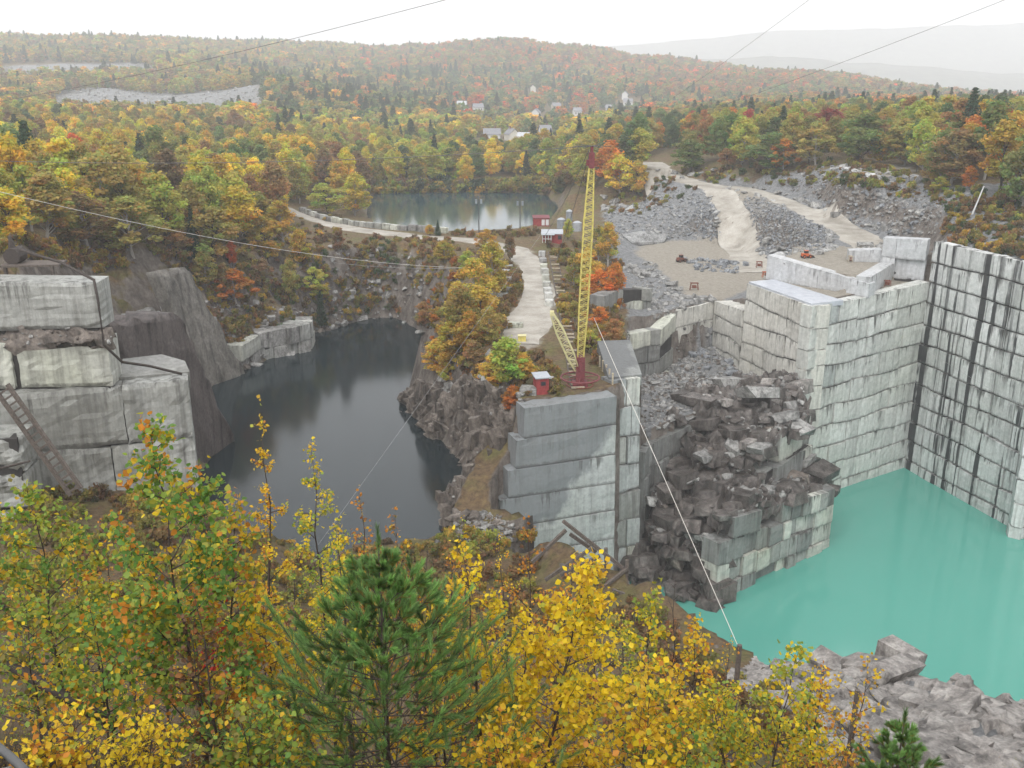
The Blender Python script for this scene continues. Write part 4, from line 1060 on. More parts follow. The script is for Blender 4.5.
# ---- scatter of one mass: points with own scale, turn and colour
def scatter(name, pts, scale, idx, cols, sources, mat=None, kind='stuff', tilt=None, flat=None):
    me = bpy.data.meshes.new(name)
    n = len(pts)
    me.vertices.add(n)
    me.vertices.foreach_set('co', np.asarray(pts, np.float32).ravel())
    for nm, typ, key, arr in (('sc', 'FLOAT_VECTOR', 'vector', np.asarray(scale, np.float32)), ('rt', 'FLOAT_VECTOR', 'vector', np.asarray(tilt, np.float32)), ('ix', 'INT', 'value', np.asarray(idx, np.int32)), ('tcol', 'FLOAT_COLOR', 'color', np.asarray(cols, np.float32))):
        a = me.attributes.new(nm, typ, 'POINT'); a.data.foreach_set(key, arr.ravel())
    ob = link(name, me)
    ng = bpy.data.node_groups.new(name + '_scatter', 'GeometryNodeTree')
    ng.interface.new_socket('Geometry', in_out='INPUT', socket_type='NodeSocketGeometry')
    ng.interface.new_socket('Geometry', in_out='OUTPUT', socket_type='NodeSocketGeometry')
    N = ng.nodes.new
    gi, go, jn = N('NodeGroupInput'), N('NodeGroupOutput'), N('GeometryNodeJoinGeometry')
    def attr(nm, typ):
        a = N('GeometryNodeInputNamedAttribute'); a.data_type = typ; a.inputs['Name'].default_value = nm
        return a.outputs['Attribute']
    aix, asc, art = attr('ix', 'INT'), attr('sc', 'FLOAT_VECTOR'), attr('rt', 'FLOAT_VECTOR')
    e2r = N('FunctionNodeEulerToRotation'); ng.links.new(art, e2r.inputs[0])
    for k, src in enumerate(sources):
        cmp = N('FunctionNodeCompare'); cmp.data_type = 'INT'; cmp.operation = 'EQUAL'
        ng.links.new(aix, cmp.inputs[2]); cmp.inputs[3].default_value = k
        oi = N('GeometryNodeObjectInfo'); oi.inputs['Object'].default_value = src; oi.transform_space = 'ORIGINAL'
        oi.inputs['As Instance'].default_value = False
        geo = oi.outputs['Geometry']
        if mat:
            sm = N('GeometryNodeSetMaterial'); sm.inputs['Material'].default_value = mat
            ng.links.new(geo, sm.inputs[0]); geo = sm.outputs[0]
        ins = N('GeometryNodeInstanceOnPoints')
        ng.links.new(gi.outputs[0], ins.inputs['Points']); ng.links.new(cmp.outputs[0], ins.inputs['Selection'])
        ng.links.new(geo, ins.inputs['Instance']); ng.links.new(e2r.outputs[0], ins.inputs['Rotation']); ng.links.new(asc, ins.inputs['Scale'])
        ng.links.new(ins.outputs[0], jn.inputs[0])
    ng.links.new(jn.outputs[0], go.inputs[0])
    md = ob.modifiers.new('scatter', 'NODES'); md.node_group = ng
    return tag(ob, None, None, None, kind)
def src_obj(name, me):      # unlinked source shapes for the scattered masses
    return bpy.data.objects.new(name, me)
FARB = [src_obj('far_crown', clumps_mesh('far_crown', *(lambda r: ([Vector((math.cos(a) * q, math.sin(a) * q, zz)) for a, q, zz in r], [0.12] * len(r)))([(random.Random(s * 50 + i).uniform(0, 6.28), 0.26 * random.Random(s * 51 + i).random() ** 0.5 * math.sin(0.35 + 2.5 * i / 22), 0.2 + 0.72 * i / 22) for i in range(22)]), 16, 0.05, 300 + s, M['leaf_inst'])) for s in range(4)]
NEARB = [src_obj('wood_crown', b[0]) for b in BROAD[:5]]
CONB = [src_obj('wood_conifer', b[0]) for b in CONI]
TRK = [src_obj('wood_trunk', BROAD[0][1])]
P_, S_, I_, C_, T_ = [], [], [], [], []
for X, Y, z, h, key, wf in rest:
    v = rg.uniform(0.75, 1.15)
    c = PAL[key]
    if key == 'conifer': ix = 9 + rg.randrange(3)
    else: ix = rg.randrange(5) if Y < 650 else 5 + rg.randrange(4)
    w = h * rg.uniform(0.9, 1.35) * (1.2 if Y > 650 else 1)
    P_.append((X, Y, z - 0.3)); S_.append((w, w, h)); I_.append(ix); T_.append((0, 0, rg.uniform(0, 6.28)))
    C_.append((c[0] * v * rg.uniform(.9, 1.1), c[1] * v, c[2] * v, 1))
scatter('distant_woods', P_, S_, I_, C_, NEARB + FARB + CONB, M['leaf_inst'], tilt=T_)
print('TREES single', len(single), 'mass', len(rest))
# ---- undergrowth on banks, ledges and promontory
bush = [src_obj('bush', clumps_mesh('bush', [Vector((rg.uniform(-.5, .5), rg.uniform(-.5, .5), rg.uniform(0.1, .7))) for i in range(16)], [0.3] * 16, 26, 0.11, 400 + s, M['leaf_inst'])) for s in range(3)]
BUSHPX = [([(130, 235), (240, 225), (330, 215), (395, 245), (400, 318), (330, 332), (250, 330), (190, 290)], 620, ('brown', 'olive', 'rust', 'gold', 'deepgreen', 'brown', 'olive')),
          ([(505, 262), (526, 285), (516, 310), (505, 335), (495, 330)], 70, ('gold', 'olive', 'rust', 'brown')),
          ([(400, 245), (500, 245), (505, 300), (498, 400), (440, 372), (420, 330)], 330, ('rust', 'gold', 'olive', 'brown', 'orange', 'olive')),
          ([(545, 240), (620, 250), (625, 350), (600, 372), (565, 330), (556, 280)], 240, ('rust', 'olive', 'brown', 'orange', 'gold', 'rust')),
          ([(500, 330), (520, 395), (560, 395), (560, 370)], 60, ('brown', 'rust', 'olive')),
          ([(950, 205), (1030, 225), (1030, 262), (940, 244)], 150, ('rust', 'olive', 'deepgreen', 'brown', 'gold')),
          ([(640, 172), (700, 168), (860, 160), (940, 186), (1030, 200), (1030, 230), (930, 205), (850, 190), (720, 182), (640, 215), (600, 215), (600, 200)], 420, ('olive', 'brown', 'rust', 'lime', 'deepgreen')),
          ([(0, 238), (110, 246), (140, 262), (100, 275), (0, 255)], 140, ('rust', 'olive', 'brown', 'gold')),
          ([(180, 300), (250, 330), (240, 360), (212, 330)], 60, ('brown', 'olive', 'rust')),
          ([(390, 240), (540, 228), (540, 236), (420, 246)], 90, ('brown', 'rust', 'olive')),
          ([(100, 500), (200, 495), (330, 520), (420, 520), (540, 550), (560, 640), (0, 640), (0, 520)], 700, ('brown', 'olive', 'rust', 'gold', 'lime', 'olive')),
          ([(560, 570), (640, 600), (740, 680), (800, 680), (800, 760), (560, 720)], 160, ('brown', 'olive', 'rust')),
          ([(366, 186), (560, 184), (564, 194), (372, 194)], 230, ('olive', 'deepgreen', 'brown', 'olive', 'lime', 'gold', 'conifer'), 2.6),
          ([(20, 460), (110, 470), (120, 500), (20, 505)], 50, ('brown', 'olive', 'rust'))]
P_, S_, I_, C_, T_ = [], [], [], [], []
for poly, n, keys, *big in BUSHPX:
    xs, ys = [p[0] for p in poly], [p[1] for p in poly]
    k = 0; tries = 0
    while k < n and tries < n * 12:
        tries += 1
        x, y = rg.uniform(min(xs), max(xs)), rg.uniform(min(ys), max(ys))
        if not bool(inside(poly, np.array([x]), np.array([y]))[0]): continue
        p = hit(x, y, 70 if y < 490 else 26, 500)
        if p[2] < WU - 9.4 and y < 480: continue
        dd = min(float(pdist(np.array(q[0]), np.array([p[0]]), np.array([p[1]]), False)[0][0]) for q in ROADS.values())
        if dd < 4.1: continue
        k += 1
        s = rg.uniform(0.5, 1.7) * (1.3 if rg.random() < 0.15 else 1) * (big[0] if big else 1)
        c = PAL[rg.choice(keys)]; v = rg.uniform(0.55, 0.95)
        P_.append((p[0], p[1], gz(p[0], p[1]) - 0.1)); S_.append((s, s, s * rg.uniform(.8, 1.5))); I_.append(rg.randrange(3)); T_.append((0, 0, rg.uniform(0, 6.28))); C_.append((c[0] * v, c[1] * v, c[2] * v, 1))
scatter('undergrowth', P_, S_, I_, C_, bush, M['leaf_inst'], tilt=T_)
# ---- rubble
def hull_rock(seed, n=14, flat=0.7, mat=None):
    rg2 = random.Random(seed)
    b = bmesh.new()
    for i in range(n):
        v = Vector((rg2.uniform(-1, 1), rg2.uniform(-1, 1), rg2.uniform(-1, 1)))
        v = v / max(abs(v.x), abs(v.y), abs(v.z)) ** 0.75
        b.verts.new((v.x * 0.5, v.y * 0.42, v.z * 0.5 * flat))
    bmesh.ops.convex_hull(b, input=b.verts)
    for v in [v for v in b.verts if not v.link_faces]: b.verts.remove(v)
    me = bpy.data.meshes.new('boulder'); b.to_mesh(me); b.free()
    if mat: me.materials.append(mat)
    return me
ROCKM = [hull_rock(500 + i, 16, [0.7, 0.5, 0.9, 0.6, 0.4, 0.75][i], M['boulder']) for i in range(6)]
ROCKB = [hull_rock(520 + i, 16, 0.65, M['rubble_blue']) for i in range(3)]
ROCKD = [hull_rock(530 + i, 16, 0.65, M['rock_brown']) for i in range(3)]
ROCKP = [hull_rock(540 + i, 16, 0.5, M['boulder_pale']) for i in range(3)]
def box_rock(seed, dims, mat):
    rg2 = random.Random(seed); b = bmesh.new()
    for x in (-.5, .5):
        for y in (-.5, .5):
            for z in (-.5, .5):
                b.verts.new(((x + rg2.uniform(-.13, .13)) * dims[0], (y + rg2.uniform(-.13, .13)) * dims[1], (z + rg2.uniform(-.13, .13)) * dims[2]))
    for i in range(3): b.verts.new((rg2.uniform(-.5, .5) * dims[0], rg2.uniform(-.5, .5) * dims[1], 0.56 * dims[2]))
    bmesh.ops.convex_hull(b, input=b.verts)
    for v in [v for v in b.verts if not v.link_faces]: b.verts.remove(v)
    me = bpy.data.meshes.new('ledge_stone'); b.to_mesh(me); b.free(); me.materials.append(mat)
    return me
BOXR = [box_rock(560 + i, [(1.5, 1, .5), (1.2, .9, .7), (1.7, .8, .45)][i % 3], M['boulder'] if i == 0 else M['outcrop']) for i in range(3)] + [box_rock(570 + i, [(1.5, 1, .55), (1.1, 1, .8), (1.7, .9, .5)][i], M['rock_dark']) for i in range(3)] + [box_rock(580 + i, [(0.8, 0.8, 1.5), (0.7, 1.0, 1.2)][i], M['rock_brown']) for i in range(2)]
rsrc = [src_obj('rubble_stone', m) for m in ROCKM + ROCKB + ROCKD + ROCKP + BOXR]
_ors = np.random.RandomState(77)
for _ in range(900):
    X_, Y_ = _ors.uniform(19, 60), _ors.uniform(28, 84)
    if inside(OUTCROP, np.array([X_]), np.array([Y_]))[0] and pdist(OUTCROP, np.array([X_]), np.array([Y_]))[0][0] > 0.8:
        sz_ = 0.5 * (2.6 / 0.5) ** (_ors.rand() ** 1.5)
        EXTRA_RUBBLE.append((X_, Y_, gz(X_, Y_) - 0.02, sz_, int(_ors.choice([16, 17, 17])), True))
def rub_scatter(name, regions):
    P_, S_, I_, T_ = [], [], [], []
    for poly, n, smin, smax, kinds, y0, y1, px_space in regions:
        A = np.array(poly)
        rs = np.random.RandomState(n)
        k = 0
        while k < n:
            m = n * 2
            X = rs.uniform(A[:, 0].min(), A[:, 0].max(), m); Y = rs.uniform(A[:, 1].min(), A[:, 1].max(), m)
            ok = inside(poly, X, Y)
            X, Y = X[ok][:n - k], Y[ok][:n - k]
            if px_space:
                Q = [hit(a, b, y0, y1) for a, b in zip(X, Y)]
                X = np.array([q[0] for q in Q]); Y = np.array([q[1] for q in Q])
            Z = ground(X, Y)
            dr = np.min([pdist(np.array(q[0]), X, Y, False)[0] for q in ROADS.values()], 0)
            for a, b, c, dd in zip(X, Y, Z, dr):
                k += 1
                if dd < 4.0: continue
                s = smin * (smax / smin) ** (rs.rand() ** 2.2)
                P_.append((a, b, c + s * 0.1)); S_.append((s, s * rs.uniform(.7, 1.2), s)); I_.append(rs.choice(kinds)); T_.append((rs.uniform(-.5, .5), rs.uniform(-.5, .5), rs.uniform(0, 6.28)))
    rs = np.random.RandomState(3)
    for a, b, c, sz, kk, al in EXTRA_RUBBLE:
        P_.append((a, b, c)); S_.append((sz, sz * rs.uniform(.7, 1.2), sz)); I_.append(kk)
        T_.append((rs.normal() * .12 - 0.1, rs.normal() * .12 + 0.12, 0.65 + rs.normal() * .2 + (1.57 if rs.rand() < .3 else 0)) if al else (rs.uniform(-.6, .6), rs.uniform(-.6, .6), rs.uniform(0, 6.28)))
    return scatter(name, P_, S_, I_, np.ones((len(P_), 4)), rsrc, None, tilt=T_)
G6, BL, BR, PL = list(range(6)), [6, 7, 8], [9, 10, 11], [12, 13, 14]
rub_scatter('rubble', [
    (PLATEAU, 3200, 0.2, 1.3, G6 + G6 + BR, 0, 0, False),
    ([(28, 157), (49, 168), (50, 156), (38, 142)], 10, 0.3, 1.0, G6, 0, 0, False),
    ([(722, 192), (770, 200), (835, 232), (832, 250), (800, 252), (770, 262), (752, 240), (738, 205)], 2600, 0.25, 1.2, BL + BL + G6, 180, 330, True),
    ([(600, 205), (650, 188), (705, 192), (716, 215), (722, 240), (690, 238), (640, 240), (610, 245)], 1800, 0.25, 1.3, G6 + BL, 180, 330, True),
    ([(690, 215), (722, 190), (728, 240), (705, 242)], 600, 0.25, 1.2, BL, 180, 330, True),
    ([(780, 172), (850, 165), (950, 185), (935, 235), (880, 235), (800, 205)], 1700, 0.25, 1.5, G6 + BR + BL, 180, 330, True),
    ([(680, 258), (750, 262), (750, 274), (700, 272)], 220, 0.4, 1.8, BL, 180, 330, True),
    ([(622, 268), (650, 262), (690, 300), (715, 303), (650, 320)], 350, 0.4, 1.8, G6, 150, 330, True),
    ([(420, 512), (495, 512), (530, 540), (440, 545)], 380, 0.3, 1.4, G6 + BR, 80, 140, True),
    ([(405, 380), (520, 380), (525, 408), (470, 405)], 240, 0.4, 1.6, BR + G6, 100, 190, True),
    ([(205, 145), (268, 142), (268, 155), (205, 158)], 160, 1.0, 4.0, PL + G6, 350, 800, True),
    ([(60, 84), (262, 82), (262, 104), (55, 106)], 900, 1.2, 4.5, PL + G6 + G6, 700, 1200, True),
    ([(0, 66), (150, 64), (160, 78), (0, 84)], 300, 2, 7, G6 + PL, 1000, 1700, True),
    ([(205, 300), (320, 310), (330, 330), (230, 370)], 260, 0.4, 2.0, BR + G6, 120, 260, True),
    ([(330, 245), (420, 250), (432, 330), (330, 322)], 260, 0.4, 2.0, BR + G6, 150, 290, True),
    (OUTCROP, 350, 0.2, 1.0, BR + G6 + G6, 0, 0, False),
    ([(560, 560), (700, 640), (800, 680), (760, 760), (600, 700)], 260, 0.2, 1.0, BR, 20, 130, True),
    ([(-6, 2), (-2.2, 3), (-2.6, 6.6), (-6, 7.5)], 500, 0.03, 0.16, G6 + PL, 0, 0, False),
])

# ------------------------------------------------------------------ the derrick
DB = at_z(580, 383, -43.5)          # foot of the mast
DZ = gz(DB[0], DB[1])
MH = at_y(588, 146, DB[1])[2] - DZ
def lattice(root, a, b, w0, wm, w1, mat, bays, name, bar=0.16, lace=0.085):
    """four tapered chords with zig-zag lacing between a and b"""
    a, b = Vector(a), Vector(b)
    ax = (b - a).normalized()
    s1 = ax.cross(Vector((0, 1, 0.13))).normalized(); s2 = ax.cross(s1).normalized()
    def corner(t, i, j):
        w = (w0 + (wm - w0) * min(1, t / 0.25)) if t < 0.25 else (wm if t < 0.72 else wm + (w1 - wm) * (t - 0.72) / 0.28)
        return a + (b - a) * t + s1 * (w / 2 * i) + s2 * (w / 2 * j)
    L = MB()
    cor = [(-1, -1), (1, -1), (1, 1), (-1, 1)]
    for (i, j) in cor:
        c = MB()
        ts = [0, 0.25, 0.5, 0.72, 1]
        for t0, t1 in zip(ts[:-1], ts[1:]): c.bar(corner(t0, i, j), corner(t1, i, j), bar)
        c.build('chord', mat, root)
    for k in range(bays):
        t0, t1 = k / bays, (k + 1) / bays
        for q in range(4):
            p, r = cor[q], cor[(q + 1) % 4]
            if (k + q) % 2: p, r = r, p
            L.bar(corner(t0, *p), corner(t1, *r), lace)
            if k % 2 == 0: L.bar(corner(t0, *cor[q]), corner(t0, *cor[(q + 1) % 4]), lace)
    L.build('lacing', mat, root)
der = empty('quarry_derrick', (DB[0], DB[1], DZ))
tag(der, 'tall yellow lattice derrick mast with maroon head on the promontory', 'derrick')
lattice(der, (0, 0, 4.2), (0.9, 0, MH - 2.9), 0.85, 1.25, 0.65, M['yellow'], 56, 'mast', 0.115, 0.055)
b = MB(); b.box((0, 0, 2.2), (1.25, 1.25, 4.4)); b.box((0, 0, 0.25), (2.2, 2.2, 0.5)); b.box((0, -0.7, 3.2), (0.5, 0.5, 1.6)); b.build('mast_foot', M['maroon'], der)
b = MB(); b.box((0.9, 0, MH - 1.9), (0.75, 0.75, 2.1)); b.box((0.9, 0, MH - 0.5), (0.4, 0.4, 0.9)); b.box((0.35, 0, MH - 2.2), (0.3, 0.4, 0.8)); b.build('mast_head', M['maroon'], der)
b = MB(); b.tube([(1.5, -0.15, MH - 2.3), (1.5, 0.15, MH - 2.3)], 0.38, 12); b.build('sheave', M['rust'], der)
b = MB()
for k in range(6):
    a_ = k * math.pi / 3
    b.bar((0.9, 0, MH), (0.9 + math.cos(a_) * 2.6, math.sin(a_) * 2.6, MH - 0.03 + 0.08 * math.sin(a_)), 0.08)
b.build('gudgeon_spider', M['steel'], der)
b = MB()
ring = [(math.cos(t) * 2.8, math.sin(t) * 2.8, 1.2) for t in np.linspace(0, 2 * math.pi, 33)]
b.tube(ring, 0.13, 6, False); b.build('bull_wheel', M['maroon'], der)
for k in range(6):
    a_ = k * math.pi / 3 + 0.4
    c = MB(); c.bar((0, 0, 1.2), (math.cos(a_) * 2.8, math.sin(a_) * 2.8, 1.2), 0.11); c.build('spoke', M['maroon'], der)
b = MB(); b.tube([(math.cos(t) * 1.9, math.sin(t) * 1.9, 0.1) for t in np.linspace(0, 2 * math.pi, 25)], 0.12, 5, False); b.build('turntable', M['rust'], der)
BT = at_y(552, 314, DB[1] - 3)     # tip of the lowered boom
boom = empty('derrick_boom', (DB[0] - 0.5, DB[1], DZ + 2.4))
tag(boom, 'short faded yellow lattice boom leaning against the mast foot', 'boom')
lattice(boom, (0, 0, 0), (BT[0] - DB[0] + 0.5, BT[1] - DB[1], BT[2] - DZ - 2.4), 0.6, 1.1, 0.45, M['yellow_pale'], 16, 'boom', 0.13, 0.06)
b = MB(); tip = Vector((BT[0] - DB[0] + 0.5, BT[1] - DB[1], BT[2] - DZ - 2.4)); b.box(tip + Vector((0, 0, 0.1)), (0.55, 0.55, 0.7)); b.build('boom_head', M['yellow_pale'], boom)
# cables
def cable(name, label, a, b, r, mat, sag=0.0, n=14, cat='cable'):
    a, b = Vector(a), Vector(b)
    pts = [(b - a) * (i / n) + Vector((0, 0, -sag * 4 * (i / n) * (1 - i / n))) for i in range(n + 1)]
    m = MB(); m.tube(pts, r, 5)
    o = m.build(name, mat, None, True)
    o.location = a
    return tag(o, label, cat)
MT = (DB[0] + 0.9, DB[1], DZ + MH)
cable('guy_wire', 'pale taut cable running down to the turquoise water edge', at_y(594, 318, DB[1] + 2), at_z(745, 662, -58.5), 0.038, M['cable_pale'])
cable('guy_wire', 'thin pale cable crossing the dark pond in front of the promontory', at_y(540, 236, 150), at_y(318, 545, 96), 0.016, M['cable_grey'])
cable('guy_wire', 'pale sagging cable over the wood, from left down to the promontory', at_y(-40, 182, 105), at_y(470, 268, 178), 0.03, M['cable_pale'], 2.0)
cable('guy_wire', 'thin dark guy wire from the mast head to the left wood', MT, at_y(-30, 160, 150), 0.04, M['cable'], 1.2)
cable('guy_wire', 'dark overhead wire sloping up across the left sky', at_y(-30, 106, 120), at_y(520, -20, 60), 0.018, M['cable'], 0.6)
cable('guy_wire', 'dark overhead wire sloping up to the right sky edge', MT, at_y(1060, -22, 60), 0.014, M['cable'], 0.6)
cable('guy_wire', 'second faint wire above the right ridge', MT, at_y(830, -16, 50), 0.009, M['cable'], 0.6)
cable('guy_wire', 'guy wire from the mast head down to the red shed', MT, at_y(556, 262, 225), 0.05, M['cable'], 0.6)
cable('guy_wire', 'pair cable from the mast head to the slope behind the sheds', (MT[0] - 0.4, MT[1], MT[2] - 0.6), at_y(545, 236, 250), 0.05, M['cable'], 0.6)
cable('guy_wire', 'light cable between the causeway trees and the pond bank', at_y(330, 262, 225), at_y(470, 268, 176), 0.03, M['cable_grey'], 0.6)
cable('guy_wire', 'thin pale line strung across the greenish granite face', at_y(840, 320, 150), at_y(900, 372, 165), 0.015, M['cable_grey'], 0.3)
cable('guy_wire', 'thin wire hanging in front of the streaked granite face', at_y(930, 352, 150), at_y(1030, 410, 140), 0.015, M['cable_grey'], 0.3)
# ------------------------------------------------------------------ sheds
def shed(name, label, loc, rz, w, d, h, wallm, roofm, slope=0.3, windows=(), porch=False, door=False):
    t = empty(name, loc, rz)
    tag(t, label, 'shed')
    b = MB()
    v = [(-w / 2, -d / 2, -0.3), (w / 2, -d / 2, -0.3), (w / 2, d / 2, -0.3), (-w / 2, d / 2, -0.3), (-w / 2, -d / 2, h), (w / 2, -d / 2, h), (w / 2, d / 2, h + slope), (-w / 2, d / 2, h + slope)]
    b.add(v, [(0, 1, 5, 4), (1, 2, 6, 5), (2, 3, 7, 6), (3, 0, 4, 7), (0, 3, 2, 1)])
    b.build('wall', wallm, t)
    r = MB(); e = 0.25
    r.add([(-w / 2 - e, -d / 2 - e, h + 0.02), (w / 2 + e, -d / 2 - e, h + 0.02), (w / 2 + e, d / 2 + e, h + slope + 0.1), (-w / 2 - e, d / 2 + e, h + slope + 0.1), (-w / 2 - e, -d / 2 - e, h + 0.16), (w / 2 + e, -d / 2 - e, h + 0.16), (w / 2 + e, d / 2 + e, h + slope + 0.24), (-w / 2 - e, d / 2 + e, h + slope + 0.24)],
          [(0, 1, 5, 4), (1, 2, 6, 5), (2, 3, 7, 6), (3, 0, 4, 7), (0, 3, 2, 1), (4, 5, 6, 7)])
    r.build('roof', roofm, t)
    for (x, z, ww, hh, fm, pane) in windows:
        f = MB(); f.box((x, -d / 2 - 0.04, z), (ww + 0.2, 0.1, hh + 0.2)); fo = f.build('window', fm, t)
        g = MB(); g.box((x, -d / 2 - 0.11, z), (ww, 0.05, hh)); g.build('pane', pane, fo)
    if porch:
        for k in range(4):
            c = MB(); c.box((-w / 2 + 0.2 + k * w * 0.14, -d / 2 - 1.2, h / 2), (0.16, 0.16, h + 0.5)); c.build('post', M['white'], t)
        c = MB(); c.box((-w / 2 + 0.2 + w * 0.21, -d / 2 - 1.2, h * 0.55), (w * 0.42, 0.1, 0.14)); c.build('rail', M['white'], t)
        c = MB(); c.box((-w / 2 + w * 0.3, -d / 2 - 0.75, h + 0.02), (w * 0.66, 1.6, 0.12)); c.build('porch_roof', M['tin'], t)
    if door:
        c = MB(); c.box((0.0, -d / 2 - 0.03, 1.0), (0.95, 0.08, 2.0)); do = c.build('door', M['maroon'], t)
        c = MB(); c.box((0.35, -d / 2 - 0.1, 1.0), (0.1, 0.08, 0.1)); c.build('handle', M['steel'], do)
    return t
p = at_z(541, 391, -43.5); shed('watch_shed', 'tiny red signal hut with pale tin roof at the promontory edge', (p[0], p[1], gz(*p[:2])), 0.25, 1.8, 1.8, 2.4, M['red'], M['tin'], 0.15, [(0.05, 1.65, 0.6, 0.5, M['maroon'], M['glass'])])
p = hit(541, 226, 200, 330); shed('red_shed', 'long dark red shed with two white doors beside the causeway', (p[0], p[1], p[2]), 0.05, 4.6, 3.4, 2.5, M['red'], M['maroon'], 0.3, [(0.5, 1.3, 0.7, 1.5, M['white'], M['white']), (1.7, 1.3, 0.7, 1.5, M['white'], M['white'])])
p = hit(552, 242, 180, 330); shed('red_shed', 'red shed with white porch posts and grey tin roof', (p[0], p[1], p[2]), -0.05, 5.2, 3.4, 2.3, M['red'], M['tin'], 0.5, [(2.0, 1.5, 0.9, 1.0, M['maroon'], M['glass'])], True)
def tank(label, x, y, r, h, mat, Yh=None):
    p = hit(x, y, 180, 330)
    t = empty('storage_tank', p); tag(t, label, 'tank', 'tanks behind the red sheds')
    b = MB(); b.tube([(0, 0, -0.2), (0, 0, h)], r, 16); b.build('shell', mat, t)
    b = MB(); b.tube([(0, 0, h), (0, 0, h + 0.35), (0, 0, h + 0.5)], [r * 1.04, r * 0.5, 0.1], 16); b.build('lid', M['tin'], t)
tank('tall grey cylindrical tank just left of the mast', 569, 227, 0.95, 4.6, M['tank'])
tank('low pale grey tank behind the porch shed', 561, 229, 1.2, 2.8, M['tank'])
tank('squat dark-sided tank right of the tall tank', 577, 231, 1.3, 2.4, M['tin'])
# ------------------------------------------------------------------ poles
def pole(name, label, x, yb, yt, Y=None, lamp=True, mat=None, lean=0.0):
    p = at_y(x, yb, Y) if Y else hit(x, yb, 150, 450)
    h = at_y(x, yt, p[1])[2] - p[2]
    t = empty(name, (p[0], p[1], p[2])); tag(t, label, 'pole')
    b = MB(); b.tube([(0, 0, -0.3), (lean, 0, h)], [0.17, 0.11], 6); b.build('shaft', mat or M['steel'], t)
    if lamp:
        b = MB(); b.box((0, 0, h - 0.5), (3.0, 0.15, 0.15)); b.build('crossarm', M['timber'], t)
        for s in (-1, 1):
            c = MB(); c.box((s * 0.7, -0.1, h - 1.5), (0.6, 0.6, 1.2)); c.build('transformer', M['tank'], t)
pole('utility_pole', 'utility pole with crossarm standing before the far lake', 479, 233, 196)
pole('utility_pole', 'shorter utility pole near the red sheds and lake', 520, 230, 198)
pole('bare_pole', 'white leaning pole on the ledge above the streaked face', 972, 214, 186, None, False, M['white'], 1.6)
# ------------------------------------------------------------------ granite blocks set along the roads
def gblock(label, X, Y, sx, sy, sz, rz, mat, group, name='granite_block', z=None):
    z = gz(X, Y) if z is None else z
    m = block_mesh([(-sx / 2, -sy / 2, 0), (sx / 2, -sy / 2, 0), (sx / 2, -sy / 2, sz), (-sx / 2, -sy / 2, sz)], [(-sx / 2, sy / 2, 0), (sx / 2, sy / 2, 0), (sx / 2, sy / 2, sz), (-sx / 2, sy / 2, sz)], rng, 0.05)
    m.materials.append(mat)
    o = link(name, m); o.location = (X, Y, z - 0.08); o.rotation_euler = (0, 0, rz)
    return tag(o, label, 'granite block', group)
A_ = [at_z(x, y, -43) for x, y in ((298, 211), (330, 218), (365, 226), (400, 231), (447, 236))]
seg = np.concatenate([[0], np.cumsum([np.linalg.norm(A_[i + 1][:2] - A_[i][:2]) for i in range(4)])])
nb = int(seg[-1] / 3.3)
for k in range(nb):
    s = (k + 0.5) * seg[-1] / nb
    X = np.interp(s, seg, [a[0] for a in A_]); Y = np.interp(s, seg, [a[1] for a in A_])
    X2 = np.interp(s + 1, seg, [a[0] for a in A_]); Y2 = np.interp(s + 1, seg, [a[1] for a in A_])
    gblock(f'grey granite barrier block along the causeway road, {ordn(k + 1)} from left', X, Y + 3.2, rng.uniform(2.7, 3.15), 1.2, rng.uniform(1.5, 2.0), math.atan2(Y2 - Y, X2 - X) + rng.uniform(-.05, .05), rng.choice([M['granite_l'], M['boulder'], M['granite']]), 'barrier blocks along the causeway', 'barrier_block')
for k in range(9):
    y = 256 + k * 6.2
    p = at_z(542 + k * 0.9, y, -43)
    gblock(f'pale granite block lining the right side of the promontory road, {ordn(k + 1)} from the sheds', p[0], p[1], 1.5, 1.9, rng.uniform(1.0, 1.5), rng.uniform(-.2, .2), rng.choice([M['granite'], M['boulder_pale']]), 'blocks right of the promontory road')
for k in range(6):
    p = at_z([508, 507, 509, 510, 507, 503][k], 269 + k * 6, -43)
    gblock(f'grey granite block lining the left side of the promontory road, {ordn(k + 1)} from the causeway', p[0], p[1], 2.1, 1.6, rng.uniform(0.9, 1.3), rng.uniform(-.3, .3), rng.choice([M['granite_l'], M['boulder']]), 'blocks left of the promontory road')
for k, (x, y, a, b_, c) in enumerate([(529, 391, 2.4, 2.0, 1.0), (527, 398, 2.0, 1.5, 0.8), (548, 381, 1.6, 1.4, 1.0), (553, 388, 1.8, 1.2, 0.9), (516, 329, 2.4, 1.4, 1.0), (486, 322, 1.6, 1.3, 1.0), (488, 336, 1.5, 1.2, 1.1), (552, 400, 2.0, 1.2, 0.9), (570, 401, 2.6, 1.1, 0.8)]):
    p = at_z(x, y, -43.4)
    gblock(['pale block left of the signal hut', 'front block at the promontory corner', 'small block behind the signal hut', 'flat block right of the signal hut', 'block at the road end by the yellow tree', 'upper block among the promontory shrubs', 'lower block among the promontory shrubs', 'slab block on the rim before the hut', 'long rim block before the mast'][k] + ', grey granite', p[0], p[1], a, b_, c, rng.uniform(-.4, .4), rng.choice([M['granite'], M['boulder']]), 'loose blocks on the promontory')
# yellow bin by the road end
p = at_z(522, 341, -43.2); t = empty('fuel_bin', (p[0], p[1], gz(*p[:2]))); tag(t, 'small bright yellow bin behind the promontory tree', 'bin')
b = MB(); b.box((0, 0, 0.5), (1.3, 1.0, 1.0)); b.build('body', M['yellow'], t); b = MB(); b.box((0, 0, 1.05), (1.45, 1.15, 0.1)); b.build('lid', M['yellow_pale'], t)
